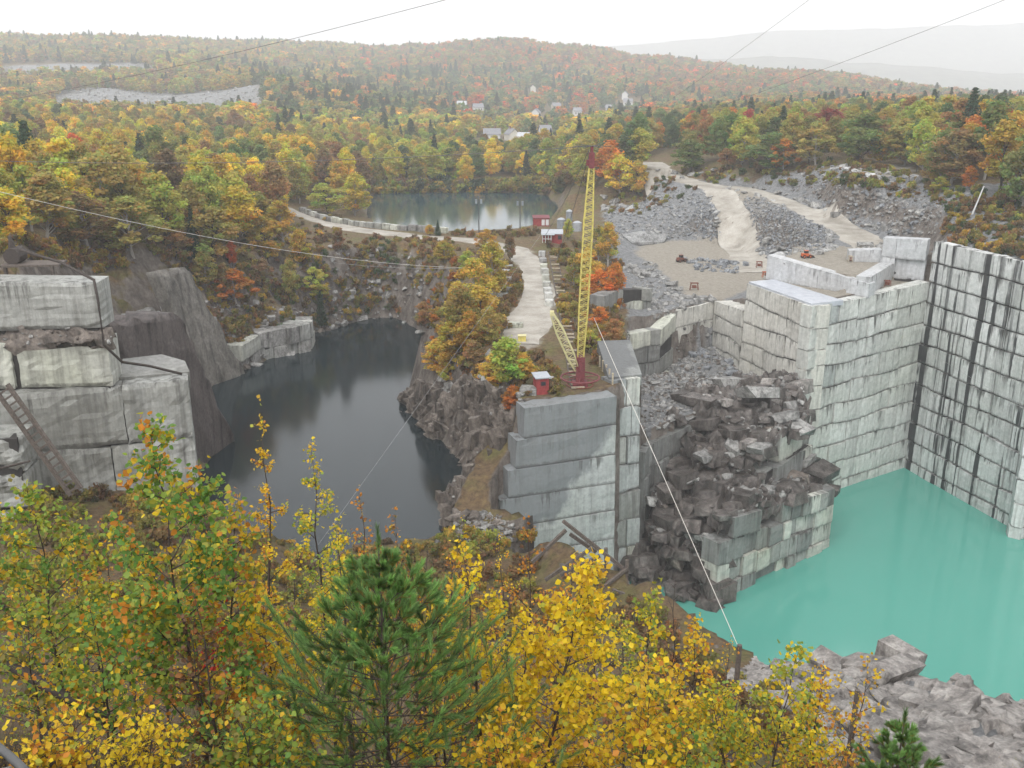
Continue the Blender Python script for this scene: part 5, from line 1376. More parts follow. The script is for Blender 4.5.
# timber stairway of sleepers behind the block row
st = empty('sleeper_stairway', (0, 0, 0)); tag(st, 'long ladder-like row of timber sleepers beside the promontory road', 'stairway')
for k in range(36):
    f = k / 35
    x, y = 552 + 26 * f, 250 + 134 * f
    p = at_z(x, y, -43.1)
    b = MB(); b.box((0, 0, 0), (1.9, 0.3, 0.22)); o = b.build('sleeper', M['timber_pale'] if k % 3 else M['timber'], st)
    o.location = (p[0], p[1], gz(p[0], p[1]) + 0.22); o.rotation_euler = (0, 0, rng.uniform(-.1, .1))
for s in (-0.95, 0.95):
    b = MB(); pts = []
    for f in np.linspace(0, 1, 30):
        p = at_z(552 + 26 * f, 250 + 134 * f, -43.1); pts.append((p[0] + s, p[1], gz(p[0] + s, p[1]) + 0.12))
    b.tube(pts, 0.12, 4); b.build('stringer', M['timber'], st)
# timber edging posts right of the mast
for k in range(7):
    p = at_z(597 + k * 3.2, 366 + k * 4.4, -43.6)
    b = MB(); b.box((0, 0, 0.8), (0.24, 0.24, 1.9)); b.box((0, 0, 1.72), (0.3, 0.3, 0.1)); o = b.build('edge_post', M['timber_pale']); o.location = (p[0] + 0.4, p[1], gz(*p[:2]))
    tag(o, f'short pale timber post on the rim right of the mast, {ordn(k + 1)} from back', 'post', 'rim posts')
# ------------------------------------------------------------------ boulders: individual large blocks along ramps and ledges
BLD = []
def bline(pts, n, size, mats, where, wob=3, zfix=None):
    pts = np.array(pts, float)
    for k in range(n):
        f = (k + rng.random() * 0.7) / n * (len(pts) - 1)
        i = min(int(f), len(pts) - 2); q = pts[i] * (1 - f + i) + pts[i + 1] * (f - i)
        x, y = q[0] + rng.uniform(-wob, wob), q[1] + rng.uniform(-wob, wob) * 0.5
        BLD.append((x, y, rng.uniform(*size), rng.choice(mats), where))
bline([(707, 196), (714, 215), (722, 240)], 11, (1.2, 2.4), [ROCKP[0], ROCKP[1], ROCKM[1]], 'lining the left side of the ramp road', 2)
bline([(722, 188), (770, 200), (830, 232), (833, 248), (815, 255)], 20, (1.4, 2.8), [ROCKP[0], ROCKM[1], ROCKM[3]], 'below the upper haul road', 2)
bline([(755, 188), (800, 200), (850, 222), (905, 235)], 16, (1.4, 2.8), ROCKM, 'above the upper haul road', 3)
bline([(757, 248), (775, 258), (795, 268), (765, 240)], 14, (1.6, 3.4), ROCKP + ROCKM[:2], 'heaped at the ramp road foot', 6)
bline([(855, 255), (868, 262), (885, 250), (862, 248)], 12, (1.6, 3.2), ROCKM + ROCKB, 'heaped beside the white sawn steps', 5)
bline([(836, 168), (850, 172), (870, 178), (900, 178), (926, 182)], 20, (1.6, 3.6), ROCKP + ROCKM[:3], 'round the beige hilltop clearing', 4)
bline([(640, 236), (655, 232), (668, 236)], 9, (1.2, 2.6), ROCKP, 'on the quarry floor near the pale heap', 4)
bline([(600, 212), (612, 204), (622, 206), (630, 214)], 12, (1.8, 3.6), ROCKP + ROCKM, 'in the heap behind the tall mast', 5)
bline([(684, 262), (700, 262), (735, 264), (748, 266)], 12, (1.0, 2.4), ROCKB, 'in the blue-grey pile on the quarry floor', 4)
bline([(628, 268), (650, 275), (690, 300), (712, 304)], 18, (1.2, 3.0), ROCKM + ROCKP[:1], 'on the rim above the rubble recess', 6)
bline([(700, 352), (725, 360), (740, 375), (720, 380), (690, 350)], 14, (1.0, 2.6), ROCKB + ROCKP[:1], 'on the rubble in the recess', 6)
bline([(650, 380), (680, 392), (700, 410), (660, 430), (690, 430)], 18, (0.9, 2.2), ROCKM, 'on the grey rubble shelf', 8)
bline([(425, 520), (450, 518), (480, 522), (470, 535)], 14, (0.9, 2.2), ROCKM + ROCKD, 'at the foot of the promontory front', 6)
bline([(660, 172), (690, 176), (720, 172), (600, 200), (645, 186)], 14, (1.4, 2.6), ROCKM + ROCKP[:1], 'beside the upper road bend', 4)
bline([(300, 352), (270, 358), (240, 372), (225, 384)], 12, (1.4, 3.0), ROCKD + ROCKM[:2], 'along the left pond shore', 4)
bline([(320, 334), (350, 324), (390, 320), (425, 338)], 14, (1.2, 3.0), ROCKD + ROCKM[:2], 'along the far pond shore', 4)
bline([(440, 380), (470, 388), (500, 392), (480, 370), (492, 350)], 16, (1.0, 2.6), ROCKM + ROCKD, 'among the promontory shrubs', 8)
bline([(110, 330), (130, 320), (150, 318), (165, 305)], 10, (1.5, 4.0), ROCKM[:3] + ROCKP[:1], 'above the dark brown slab', 4)
bline([(5, 420), (25, 440), (30, 470), (15, 490)], 8, (1.2, 3.0), ROCKM, 'beside the ladder at the left edge', 5)
bline([(60, 545), (110, 565), (130, 600), (150, 640)], 8, (0.3, 0.8), ROCKP, 'on the slope under the left birches', 20)
seenw = {}
for x, y, s, me, where in BLD:
    seenw.setdefault(where, []).append((x, y, s, me))
for where, L in seenw.items():
    L.sort(key=lambda a: a[0])
    for k, (x, y, s, me) in enumerate(L):
        p = hit(x, y, 8 if y > 540 else 70, 500)
        root = link('boulder', me); root.location = (p[0], p[1], gz(p[0], p[1]) + s * 0.12)
        root.scale = (s * rng.uniform(0.9, 1.4), s, s * rng.uniform(0.7, 1)); root.rotation_euler = (rng.uniform(-.3, .3), rng.uniform(-.3, .3), rng.uniform(0, 6.28))
        tag(root, f'angular granite boulder {where}, {ordn(k + 1)} from left', 'boulder', 'boulders ' + where, 'thing')
for k, (X, Y, z, sz, fl) in enumerate([(36, 146, -57.5, 4.2, 0), (43, 150, -56.2, 3.4, 1), (47.5, 157, -54.6, 3.2, 2), (34, 137, -63.5, 3.6, 3), (40, 141.5, -63.2, 3.0, 0), (46.5, 147.5, -63.8, 4.2, 2), (50.5, 149.6, -64.6, 2.8, 1), (28.5, 139, -66.5, 3.6, 4), (26.5, 143.5, -64.5, 3.4, 5), (25.5, 135.5, -71.0, 4.6, 0), (30.5, 146.5, -60, 3.2, 2), (40, 158, -52.8, 3.6, 4), (33.5, 158, -53.4, 4.4, 4), (44.5, 163, -53.4, 2.8, 3)]):
    o = link('fallen_block', ROCKD[k % 3] if k % 2 else ROCKM[fl]); o.location = (X, Y, z); o.scale = (sz * 1.15, sz, sz * 0.95); o.rotation_euler = (rng.uniform(-.5, .5), rng.uniform(-.5, .5), rng.uniform(0, 6.28))
    x_ = to_px(X, Y, z)[0]
    o['sx'] = float(x_)
for k, o in enumerate(sorted([o for o in COL.objects if o.name.startswith('fallen_block')], key=lambda o: o['sx'])):
    tag(o, f'large fallen rock on the stepped stack by the turquoise water, {ordn(k + 1)} from left', 'boulder', 'fallen rocks on the stepped stack', 'thing')
# outcrop slabs: layered rocks in the right foreground
k = 0
for i in range(26):
    x = rng.uniform(815, 1024); yb = np.interp(x, [790, 820, 880, 905, 1024], [690, 662, 650, 644, 704])
    y = min(764, yb + rng.uniform(0, 1) ** 1.1 * (130 if x > 880 else 60))
    p = hit(x, y, 25, 110)
    s = rng.uniform(0.9, 2.8)
    o = link('outcrop_slab', ROCKD[0]); OUT = o
    me = hull_rock(900 + i, 18, rng.uniform(0.2, 0.36), M['outcrop']); me.name = 'outcrop_slab'; o.data = me
    o.location = (p[0], p[1], gz(p[0], p[1]) + 0.05); o.scale = (s * 1.5, s, s); o.rotation_euler = (R(-12) + rng.uniform(-.15, .15), R(14) + rng.uniform(-.15, .15), R(-35) + rng.uniform(-.4, .4))
    o['sx'] = float(x)
outs = sorted([o for o in COL.objects if o.name.startswith('outcrop_slab')], key=lambda o: o['sx'])
for k, o in enumerate(outs):
    tag(o, f'layered grey rock slab of the right foreground outcrop, {ordn(k + 1)} from left', 'rock slab', 'outcrop slabs', 'thing')
# ------------------------------------------------------------------ machines on the quarry floor
def loader(label, x, y, s, mat, rz):
    p = hit(x, y, 150, 330)
    t = empty('wheel_loader', (p[0], p[1], p[2]), rz); tag(t, label, 'loader'); t.scale = (s, s, s)
    b = MB(); b.box((-0.6, 0, 1.4), (2.6, 1.6, 1.1)); b.box((1.2, 0, 1.1), (1.4, 1.2, 0.7)); b.build('body', mat, t)
    c = MB(); c.box((-0.1, 0, 2.4), (1.3, 1.3, 1.1)); co = c.build('cab', M['glass'], t); c = MB(); c.box((-0.1, 0, 3.0), (1.5, 1.5, 0.12)); c.build('cab_roof', mat, co)
    for sx in (-1.2, 1.3):
        for sy in (-0.9, 0.9):
            c = MB(); c.tube([(sx, sy - 0.25, 0.7), (sx, sy + 0.25, 0.7)], 0.7, 14); w = c.build('wheel', M['pipe'], t)
            c = MB(); c.tube([(sx, sy - 0.28, 0.7), (sx, sy + 0.28, 0.7)], 0.3, 10); c.build('rim', mat, w)
    c = MB(); c.bar((1.0, -0.5, 1.4), (2.8, -0.5, 0.7), 0.2); c.bar((1.0, 0.5, 1.4), (2.8, 0.5, 0.7), 0.2); c.build('lift_arm', mat, t)
    c = MB(); c.add([(2.7, -1, 0.1), (2.7, 1, 0.1), (3.6, 1, 0.1), (3.6, -1, 0.1), (2.6, -1, 1.1), (2.6, 1, 1.1)], [(0, 1, 2, 3), (0, 4, 5, 1), (0, 3, 4), (1, 5, 2)]); c.build('bucket', M['steel'], t)
loader('small orange loader on the white sawn step', 806, 258, 0.5, M['orange'], 0.2)
loader('dark brown machine parked by the pale floor', 681, 262, 0.6, M['rust'], 0.5)
def rig(label, x, y, mat, h=2.4, w=1.4):
    p = hit(x, y, 150, 330)
    t = empty('drill_rig', (p[0], p[1], p[2])); tag(t, label, 'drill rig'); t.scale = (0.65, 0.65, 0.65)
    for sx in (-1, 1):
        for sy in (-1, 1):
            c = MB(); c.bar((sx * w, sy * 0.6, 0), (sx * w * 0.8, sy * 0.5, h), 0.16); c.build('leg', mat, t)
    c = MB(); c.bar((-w, 0.5, h), (w, 0.5, h), 0.2); c.bar((-w, -0.5, h), (w, -0.5, h), 0.2); c.bar((-w, -0.6, 1), (w, -0.6, 1), 0.14); c.build('frame', mat, t)
    c = MB(); c.box((0, 0, h * 0.5), (w, 0.8, 0.9)); c.build('motor', M['rust'], t)
rig('rusty frame rig on the quarry rim above the recess', 694, 290, M['rust'])
rig('orange drill frame at the end of the wet slab', 768, 277, M['orange'], 1.6, 1.8)
rig('red-brown frame leaning beside the ramp blocks', 759, 268, M['rust'], 2.4, 1.1)
rig('small pinkish drill on the bench above the greenish face', 887, 286, M['rust'], 1.6, 0.9)
rig('pale drill frame near the heaped blocks', 850, 262, M['timber_pale'], 1.8, 0.6)
M['spray'] = plain('yellow_marking_sand', (0.70, 0.58, 0.03), 0.8, 0.2, 1)
M['chalk'] = plain('pale_stone_dust', (0.56, 0.50, 0.40), 0.8, 0.2, 0.6)
def patch(name, label, pts, mat, lift=0.06, cat='heap'):
    P = [hit(x, y, 150, 330) for x, y in pts]
    c = np.mean(P, 0)
    b = MB(); n = len(P)
    b.add([(0, 0, lift * 3)] + [(q[0] - c[0], q[1] - c[1], gz(q[0], q[1]) + lift * 0.6 - c[2]) for q in P] + [(q[0] - c[0], q[1] - c[1], gz(q[0], q[1]) - 0.3 - c[2]) for q in P], [(0, 1 + i, 1 + (i + 1) % n) for i in range(n)] + [(1 + i, 1 + n + i, 1 + n + (i + 1) % n, 1 + (i + 1) % n) for i in range(n)])
    o = b.build(name, mat); o.location = c
    return tag(o, label, cat)
patch('marking_sand', 'yellow patch on the bench behind the greenish face', [(878, 275), (886, 273), (890, 276), (884, 279)], M['spray'])
patch('marking_sand', 'yellow patch at the bench edge above the greenish face', [(866, 291), (874, 289), (878, 292), (870, 295)], M['spray'])
patch('gravel_heap', 'low pale grey heap on the left of the quarry floor', [(622, 236), (640, 232), (668, 236), (664, 243), (632, 244)], M['boulder_pale'], 0.6)
# ------------------------------------------------------------------ ladder, pipes, hut, timber trestle
def ladder(label, a, b, w, rungs):
    a, b = Vector(a), Vector(b)
    t = empty('ladder', a); tag(t, label, 'ladder')
    side = (b - a).cross(Vector((0, 1, 0))).normalized() * (w / 2)
    for s in (-1, 1):
        c = MB(); c.bar(side * s, (b - a) + side * s, 0.32, 0.4); c.build('rail', M['timber'], t)
    for k in range(rungs):
        f = (k + 0.5) / rungs
        c = MB(); q = (b - a) * f; c.bar(q - side, q + side, 0.2); c.build('rung', M['timber'], t)
ladder('long weathered wooden ladder leaning in the dark left cleft', at_y(76, 492, 95), at_y(2, 388, 97), 1.5, 17)
def pipe(label, pts, r, mat=None, name='pipe'):
    a = Vector(pts[0]); m = MB(); m.tube([Vector(q) - a for q in pts], r, 7); o = m.build(name, mat or M['pipe'], None, True); o.location = a
    return tag(o, label, 'pipe')
pipe('dark air pipe bending down over the left ledges', [at_y(20, 250, 108), at_y(60, 262, 107), at_y(94, 280, 104.6), at_y(98, 300, 103.4), at_y(104, 345, 103.2), at_y(122, 362, 105), at_y(150, 366, 108), at_y(182, 374, 108.4)], 0.16)
pipe('long dark pipe lying across the lower left slope', [at_y(-20, 645, 12.6), at_y(40, 682, 12.2), at_y(116, 726, 11.8)], 0.085)
pipe('short dark pipe on the blocks at the left edge', [at_y(-5, 470, 90), at_y(30, 461, 90)], 0.12)
p = at_y(14, 246, 112)
t = empty('old_hoist', (p[0], p[1], -22.4)); tag(t, 'dark rusted hoist on a timber platform above the left ledges', 'hoist')
b = MB(); b.box((2.0, 0, 1.0), (6.5, 3, 0.25), 0.1); b.build('platform', M['timber'], t)
for q in (-0.8, 4.6):
    b = MB(); b.box((q, -1.2, 0.4), (0.3, 0.3, 1.4)); b.build('post', M['timber'], t)
b = MB(); b.tube([(0, -1, 2.0), (0, 1, 2.0)], 0.95, 12); b.build('drum', M['pipe'], t)
b = MB(); b.tube([(-0.2, 0, 1.0), (-0.3, 0, 4.2)], [0.8, 0.15], 6); b.build('frame', M['pipe'], t)
p = at_y(590, 590, 103)
t = empty('timber_trestle', (p[0], p[1], p[2])); tag(t, 'collapsed weathered timber trestle in front of the promontory', 'trestle')
for (x0, y0, x1, y1, Ya, Yb2) in [(563, 521, 628, 572, 103, 103), (566, 530, 532, 562, 103, 101), (592, 548, 545, 580, 101, 100), (570, 534, 596, 552, 104, 104), (628, 568, 600, 590, 103, 101), (627, 560, 626, 592, 103, 103), (606, 548, 606, 580, 104, 104), (600, 556, 560, 575, 100.5, 100), (612, 590, 640, 600, 100, 99)]:
    a, b2 = Vector(at_y(x0, y0, Ya)) - Vector(p), Vector(at_y(x1, y1, Yb2)) - Vector(p)
    c = MB(); c.bar(a, b2, 0.32, 0.4); c.build('beam', M['timber'], t)
for k, (x, y0, y1) in enumerate([(735, 645, 690), (852, 690, 728)]):
    p = at_y(x, y1, 42); c = MB(); h = at_y(x, y0, 42)[2] - p[2]
    zg = gz(p[0], p[1]); c.tube([(0, 0, min(zg - p[2] - 0.2, 0)), (0.05, 0, h)], [0.16, 0.13], 6); o = c.build('old_post', M['timber']); o.location = p
    tag(o, ['old dark timber post at the slope edge by the turquoise water', 'old dark timber post standing below the rock outcrop'][k], 'post')
# rail at the lower left corner
p = at_y(5, 745, 5.6)
pipe('rusty steel rail on gravel in the lower left corner', [at_y(-25, 728, 5.8), at_y(12, 758, 5.3), at_y(40, 785, 5.0)], 0.03, M['steel'], 'steel_rail')
# ------------------------------------------------------------------ village far behind
for k, p in enumerate(VILL):
    x, y = VILLAGE[k]
    w, d_, h = rng.uniform(8, 12), rng.uniform(7, 9), rng.uniform(4.5, 6.5)
    rz = rng.choice([0, math.pi / 2]) + rng.uniform(-.35, .35)
    t = empty('house', (p[0], p[1], p[2]), rz)
    b = MB(); b.add([(-w / 2, -d_ / 2, -1.5), (w / 2, -d_ / 2, -1.5), (w / 2, d_ / 2, -1.5), (-w / 2, d_ / 2, -1.5), (-w / 2, -d_ / 2, h), (w / 2, -d_ / 2, h), (w / 2, d_ / 2, h), (-w / 2, d_ / 2, h), (-w / 2, 0, h + 3.6), (w / 2, 0, h + 3.6)], [(0, 1, 5, 4), (1, 2, 6, 9, 5), (2, 3, 7, 6), (3, 0, 4, 8, 7)])
    b.build('wall', M['white'] if k % 4 else M['cream'], t)
    r = MB(); e = 0.6
    r.add([(-w / 2 - e, -d_ / 2 - e, h - 0.35), (w / 2 + e, -d_ / 2 - e, h - 0.35), (w / 2 + e, 0, h + 3.9), (-w / 2 - e, 0, h + 3.9), (-w / 2 - e, d_ / 2 + e, h - 0.35), (w / 2 + e, d_ / 2 + e, h - 0.35)], [(0, 1, 2, 3), (3, 2, 5, 4)])
    ro = r.build('roof', M['roof_pale'] if k % 3 == 0 else M['roof'], t)
    c = MB(); c.box((w * 0.2, 0.5, h + 4.2), (0.9, 0.9, 2)); c.build('chimney', M['rust'], ro)
    for q in (-0.28, 0.05, 0.3):
        c = MB(); c.box((w * q, -d_ / 2 - 0.05, h * 0.55), (1.3, 0.12, 1.8)); c.build('window', M['glass'], t)
    order = sorted(range(len(VILL)), key=lambda i: VILLAGE[i][0]).index(k) + 1
    tag(t, f'{"white" if k % 4 else "cream"} village house among distant trees, {ordn(order)} house from left', 'house', 'village houses')
# far mountains in the mist
def mountain(name, Y, prof, seed):
    xs = np.linspace(-Y * 0.9, Y * 0.9, 240)
    pxs = 512 + F_PX * xs / (Y * CP)
    top = np.array([at_y(512, np.interp(a, [q[0] for q in prof], [q[1] for q in prof]), Y)[2] for a in pxs]) + 18 * fbm(xs / 260 + seed, xs * 0 + seed, 4)
    rows = [(0, -140), (0.35, None), (0.7, None), (1.0, None)]
    Xg = np.stack([xs] * 5); Yg = np.stack([np.full_like(xs, Y - 700), np.full_like(xs, Y - 420), np.full_like(xs, Y - 180), np.full_like(xs, Y), np.full_like(xs, Y + 350)])
    Zg = np.stack([np.full_like(xs, -150), -150 + (top + 150) * 0.42, -150 + (top + 150) * 0.8, top, -150 + (top + 150) * 0.3])
    tag(link(name, grid_mesh(name, Xg, Yg, Zg, M['mount'])), kind='structure')
M['mount'] = plain('wooded_mountain', (0.09, 0.10, 0.075), 0.9, 0.5, 0.01, kind='world')
mountain('far_hills', 4300, [(-900, 70), (400, 66), (640, 62), (760, 56), (900, 66), (1024, 74), (1800, 70)], 1.5)
mountain('far_mountains', 6300, [(-900, 60), (500, 52), (640, 44), (760, 32), (900, 27), (1024, 22), (1800, 30)], 4.5)

# ------------------------------------------------------------------ foreground trees, leaf by leaf
LP = dict(green=(0.13, 0.25, 0.05), lgreen=(0.24, 0.33, 0.06), lime=(0.38, 0.38, 0.05), yellow=(0.74, 0.55, 0.03), gold=(0.62, 0.39, 0.03), orange=(0.55, 0.23, 0.035), rust=(0.30, 0.13, 0.04), red=(0.55, 0.06, 0.04), olive=(0.22, 0.19, 0.05), brown=(0.16, 0.085, 0.045))
MIX = dict(
    birch=dict(green=.36, lgreen=.26, lime=.14, yellow=.06, gold=.09, orange=.09),
    olive=dict(lgreen=.3, lime=.22, green=.14, olive=.18, gold=.1, yellow=.06),
    gold=dict(gold=.5, yellow=.3, orange=.15, lime=.05),
    yellow=dict(yellow=.68, gold=.24, lime=.08),
    ygreen=dict(lime=.38, yellow=.3, lgreen=.22, gold=.1),
    orange=dict(orange=.6, gold=.2, rust=.2),
    rust=dict(rust=.35, olive=.25, gold=.2, orange=.2),
    red=dict(red=.85, orange=.15),
    mixed=dict(gold=.2, lime=.25, lgreen=.2, orange=.1, olive=.15, yellow=.1),
    brown=dict(brown=.5, rust=.3, olive=.2))
def near_tree(seed, h, rad, nleaf, leaf, mix, low=0.2, up=0.75, sparse=1.0, stems=1, lean=(0, 0), spire=0.0):
    """trunk / branches mesh and leaves mesh, base at the origin"""
    rg = random.Random(seed); rs = np.random.RandomState(seed)
    mb = MB(); twigs = []
    for s in range(stems):
        a0 = rg.uniform(0, 6.28)
        off = Vector((math.cos(a0), math.sin(a0), 0)) * (0.0 if stems == 1 else rad * 0.16)
        hh = h * (1 if s == 0 else rg.uniform(0.7, 0.95))
        tl = Vector((lean[0], lean[1], 0)) + (Vector((math.cos(a0), math.sin(a0), 0)) * rad * 0.35 if stems > 1 else Vector())
        n = 10
        tp = []
        w = Vector((0, 0, 0))
        for i in range(n + 1):
            t = i / n
            w += Vector((rg.uniform(-1, 1), rg.uniform(-1, 1), 0)) * 0.011 * h
            tp.append(off * (1 - t * 0.2) + Vector((0, 0, hh * t)) + tl * t ** 1.5 + w)
        r0 = 0.0062 * hh + 0.006
        mb.tube([tp[0] - Vector((0, 0, 0.25))] + tp, [r0 * 1.1] + [r0 * (1 - 0.93 * i / n) for i in range(n + 1)], 6)
        nb = int(26 * sparse / stems ** 0.5) + 6
        for k in range(nb):
            t = low + (1 - low) * (k + rg.random()) / nb
            f = t * n; i = min(int(f), n - 1)
            b = tp[i].lerp(tp[i + 1], f - i)
            az = k * 2.4 + rg.uniform(-.5, .5)
            tt = (t - low) / (1 - low)
            prof = (1 - tt ** (1.9 - spire)) ** 0.8 * (0.55 + 0.45 * min(1, tt / 0.25 + 0.2))
            L = rad * max(0.12, prof) * rg.uniform(0.75, 1.2)
            d = Vector((math.cos(az), math.sin(az), up * rg.uniform(0.6, 1.3)))
            d.normalize()
            p1 = b + d * L * 0.5 + Vector((0, 0, rg.uniform(-.02, .04) * L)); p2 = p1 + (d + Vector((rg.uniform(-.3, .3), rg.uniform(-.3, .3), rg.uniform(-.25, .2)))).normalized() * L * 0.55
            rb = r0 * 0.42 * (1 - t * 0.7) + 0.0015
            mb.tube([b, p1, p2], [rb, rb * 0.6, 0.0012], 4, False)
            twigs.append((b.lerp(p1, 0.6), p2, L))
            for q in range(3 + int(L * 3)):
                u = rg.uniform(0.25, 0.95)
                c = b.lerp(p1, u * 2) if u < 0.5 else p1.lerp(p2, u * 2 - 1)
                dd = (d * 0.6 + Vector((rg.uniform(-1, 1), rg.uniform(-1, 1), rg.uniform(-.4, .8)))).normalized()
                e = c + dd * L * rg.uniform(0.2, 0.42)
                mb.tube([c, e], [rb * 0.4 + 0.0008, 0.001], 3, False)
                twigs.append((c, e, L * 0.4))
        twigs.append((tp[-2], tp[-1] + Vector((0, 0, 0.03 * h)), rad * 0.5))
    A = np.array([t[0] for t in twigs]); B = np.array([t[1] for t in twigs]); W = np.array([t[2] for t in twigs]) ** 0.8
    if nleaf == 0: return mb, None
    ti = rs.choice(len(twigs), nleaf, p=W / W.sum())
    f = rs.rand(nleaf)[:, None] ** 0.7
    P = A[ti] * (1 - f) + B[ti] * f + rs.normal(size=(nleaf, 3)) * leaf * 0.75
    N = rs.normal(size=(nleaf, 3)) * 0.75 + np.array([0, -0.25, 0.55]); N /= np.linalg.norm(N, axis=1)[:, None]
    T = rs.normal(size=(nleaf, 3)); T[:, 2] -= 0.9; T -= N * (T * N).sum(1)[:, None]; T /= np.linalg.norm(T, axis=1)[:, None]
    S = np.cross(N, T)
    l = (leaf * (0.6 + 0.7 * rs.rand(nleaf)))[:, None]
    wv = l * (0.36 + 0.1 * rs.rand(nleaf))[:, None]
    V = np.stack([P, P + T * l * 0.38 + S * wv + N * l * 0.10, P + T * l * 0.75 + S * wv * 0.62 + N * l * 0.06, P + T * l, P + T * l * 0.75 - S * wv * 0.62 + N * l * 0.06, P + T * l * 0.38 - S * wv + N * l * 0.10], 1).reshape(-1, 3)
    i = np.arange(nleaf)[:, None] * 6
    Fq = np.concatenate([i + np.array([[0, 1, 2, 3]]), i + np.array([[0, 3, 4, 5]])])
    me = mesh_np('leaves', V, Fq, M['leaf_near'])
    keys = list(MIX[mix]); pr = np.array([MIX[mix][k] for k in keys]); pr /= pr.sum()
    # twigs turn together: leaf colour follows the twig with some strays
    tk = rs.choice(len(keys), len(twigs), p=pr); lk = np.where(rs.rand(nleaf) < 0.55, tk[ti], rs.choice(len(keys), nleaf, p=pr))
    C = np.array([LP[k] for k in keys])[lk] * (0.7 + 0.55 * rs.rand(nleaf))[:, None]
    C = np.concatenate([np.repeat(C, 6, 0), np.ones((nleaf * 6, 1))], 1)
    a = me.color_attributes.new('leafcol', 'FLOAT_COLOR', 'POINT'); a.data.foreach_set('color', C.astype(np.float32).ravel())
    return mb, me
def plant(name, label, x, ytop, Y, wpx, mix, nleaf, leaf=0.075, seed=1, cat='tree', xb=None, **kw):
    p = at_y(x, ytop, Y)
    X = at_y(xb if xb is not None else x, ytop + 100, Y)[0] if xb is not None else p[0]
    z = gz(X, Y)
    h = max(0.6, p[2] - z)
    dep = Y * CP - (p[2]) * SP
    rad = wpx * dep / F_PX / 2
    mb, lv = near_tree(seed, h, rad, nleaf, leaf, mix, lean=(p[0] - X, 0), **kw)
    t = empty(name, (X, Y, z)); tag(t, label, cat)
    mb.build('trunk', M['bark'], t, True)
    if lv: link('crown', lv, t)
    return t
plant('birch_tree', 'large foreground birch with green and orange leaves, left of centre', 152, 424, 11.5, 290, 'birch', 5200, 0.085, 1, xb=178, low=0.15, spire=0.75)
plant('birch_tree', 'olive and gold sapling tree at the left picture edge', 28, 488, 13, 190, 'olive', 3800, 0.08, 2, low=0.25)
plant('birch_tree', 'thin olive sapling between left edge tree and large birch', 82, 545, 14.5, 110, 'mixed', 1700, 0.08, 3, low=0.3, sparse=.7)
plant('birch_tree', 'slender sparse golden sapling standing against the dark pond', 270, 414, 19, 62, 'gold', 1100, 0.075, 4, low=0.35, sparse=.6, spire=0.4)
plant('birch_tree', 'yellow-green narrow birch just right of the golden sapling', 305, 452, 19, 100, 'ygreen', 3000, 0.075, 5, low=0.25)
plant('birch_tree', 'leaning gold and green sapling right of the large birch', 228, 500, 13, 130, 'mixed', 2300, 0.08, 6, xb=205, low=0.3)
plant('maple_sapling', 'small crimson sapling behind the large birch', 216, 575, 13.6, 62, 'red', 420, 0.085, 7, low=0.4, sparse=.6)
plant('birch_tree', 'sparse orange-leaved twiggy tree right of the narrow birch', 362, 486, 19, 70, 'orange', 800, 0.07, 8, low=0.3, sparse=.6)
plant('birch_tree', 'rust and olive bushy tree behind the pine', 432, 515, 17, 150, 'rust', 3600, 0.07, 9, low=0.15, stems=2)
plant('birch_tree', 'tallest bright yellow poplar with leaning trunk, centre foreground', 598, 566, 12, 185, 'yellow', 4000, 0.085, 10, xb=540, low=0.2)
plant('birch_tree', 'dense yellow tree between pine and leaning poplar', 492, 545, 13, 150, 'yellow', 4600, 0.08, 11, low=0.12, stems=2)
plant('birch_tree', 'orange-leaved tree in front of the timber trestle', 545, 515, 19, 120, 'orange', 2600, 0.065, 12, low=0.15, stems=2)
plant('birch_tree', 'yellow-green tree right of the leaning poplar', 655, 588, 15, 130, 'ygreen', 3000, 0.08, 13, low=0.15)
plant('birch_tree', 'golden sapling by the water-side slope', 692, 618, 15.5, 110, 'gold', 1700, 0.08, 14, low=0.2, sparse=.8)
plant('birch_tree', 'yellow-green bushy tree below the turquoise water', 768, 650, 14, 170, 'ygreen', 4200, 0.08, 15, low=0.08, stems=2)
plant('birch_tree', 'gold and olive sapling left of the rock outcrop', 820, 664, 15, 100, 'gold', 1100, 0.08, 16, low=0.2, sparse=.8)
plant('birch_tree', 'sparse golden twig tree against the rock outcrop', 868, 660, 17, 90, 'gold', 420, 0.075, 17, low=0.3, sparse=.6)
plant('birch_tree', 'orange and gold low tree at the bottom centre right', 640, 690, 10.2, 200, 'gold', 1700, 0.085, 18, low=0.05, stems=2)
plant('birch_tree', 'golden tree with pale green tips left of the pine', 268, 590, 12.4, 130, 'gold', 1900, 0.075, 19, low=0.15)
plant('birch_tree', 'green-topped sapling in front of the pond, behind the pine', 330, 520, 16, 100, 'ygreen', 1900, 0.07, 20, low=0.2)
plant('willow_shrub', 'yellow narrow-leaved shrub in the lower left corner', 58, 732, 7.2, 110, 'gold', 520, 0.06, 21, 'shrub', low=0.05, stems=3)
plant('willow_shrub', 'bright yellow shrub right of the corner shrub', 128, 722, 8.3, 110, 'yellow', 620, 0.06, 22, 'shrub', low=0.05, stems=3)
plant('birch_tree', 'bare twiggy sapling beside the cable at the water edge', 684, 580, 16, 80, 'brown', 0, 0.06, 23, low=0.25)
plant('birch_tree', 'bare thin sapling between pond and orange tree', 408, 540, 18, 50, 'brown', 0, 0.06, 24, low=0.3)
plant('birch_tree', 'dark-stemmed brown sapling at bottom, right of the large birch', 205, 600, 10.5, 130, 'brown', 700, 0.07, 25, low=0.15, stems=2)
plant('willow_shrub', 'green leafy low shrub at the bottom, left of the pine', 248, 690, 9, 140, 'olive', 1300, 0.07, 26, 'shrub', low=0.05, stems=3)
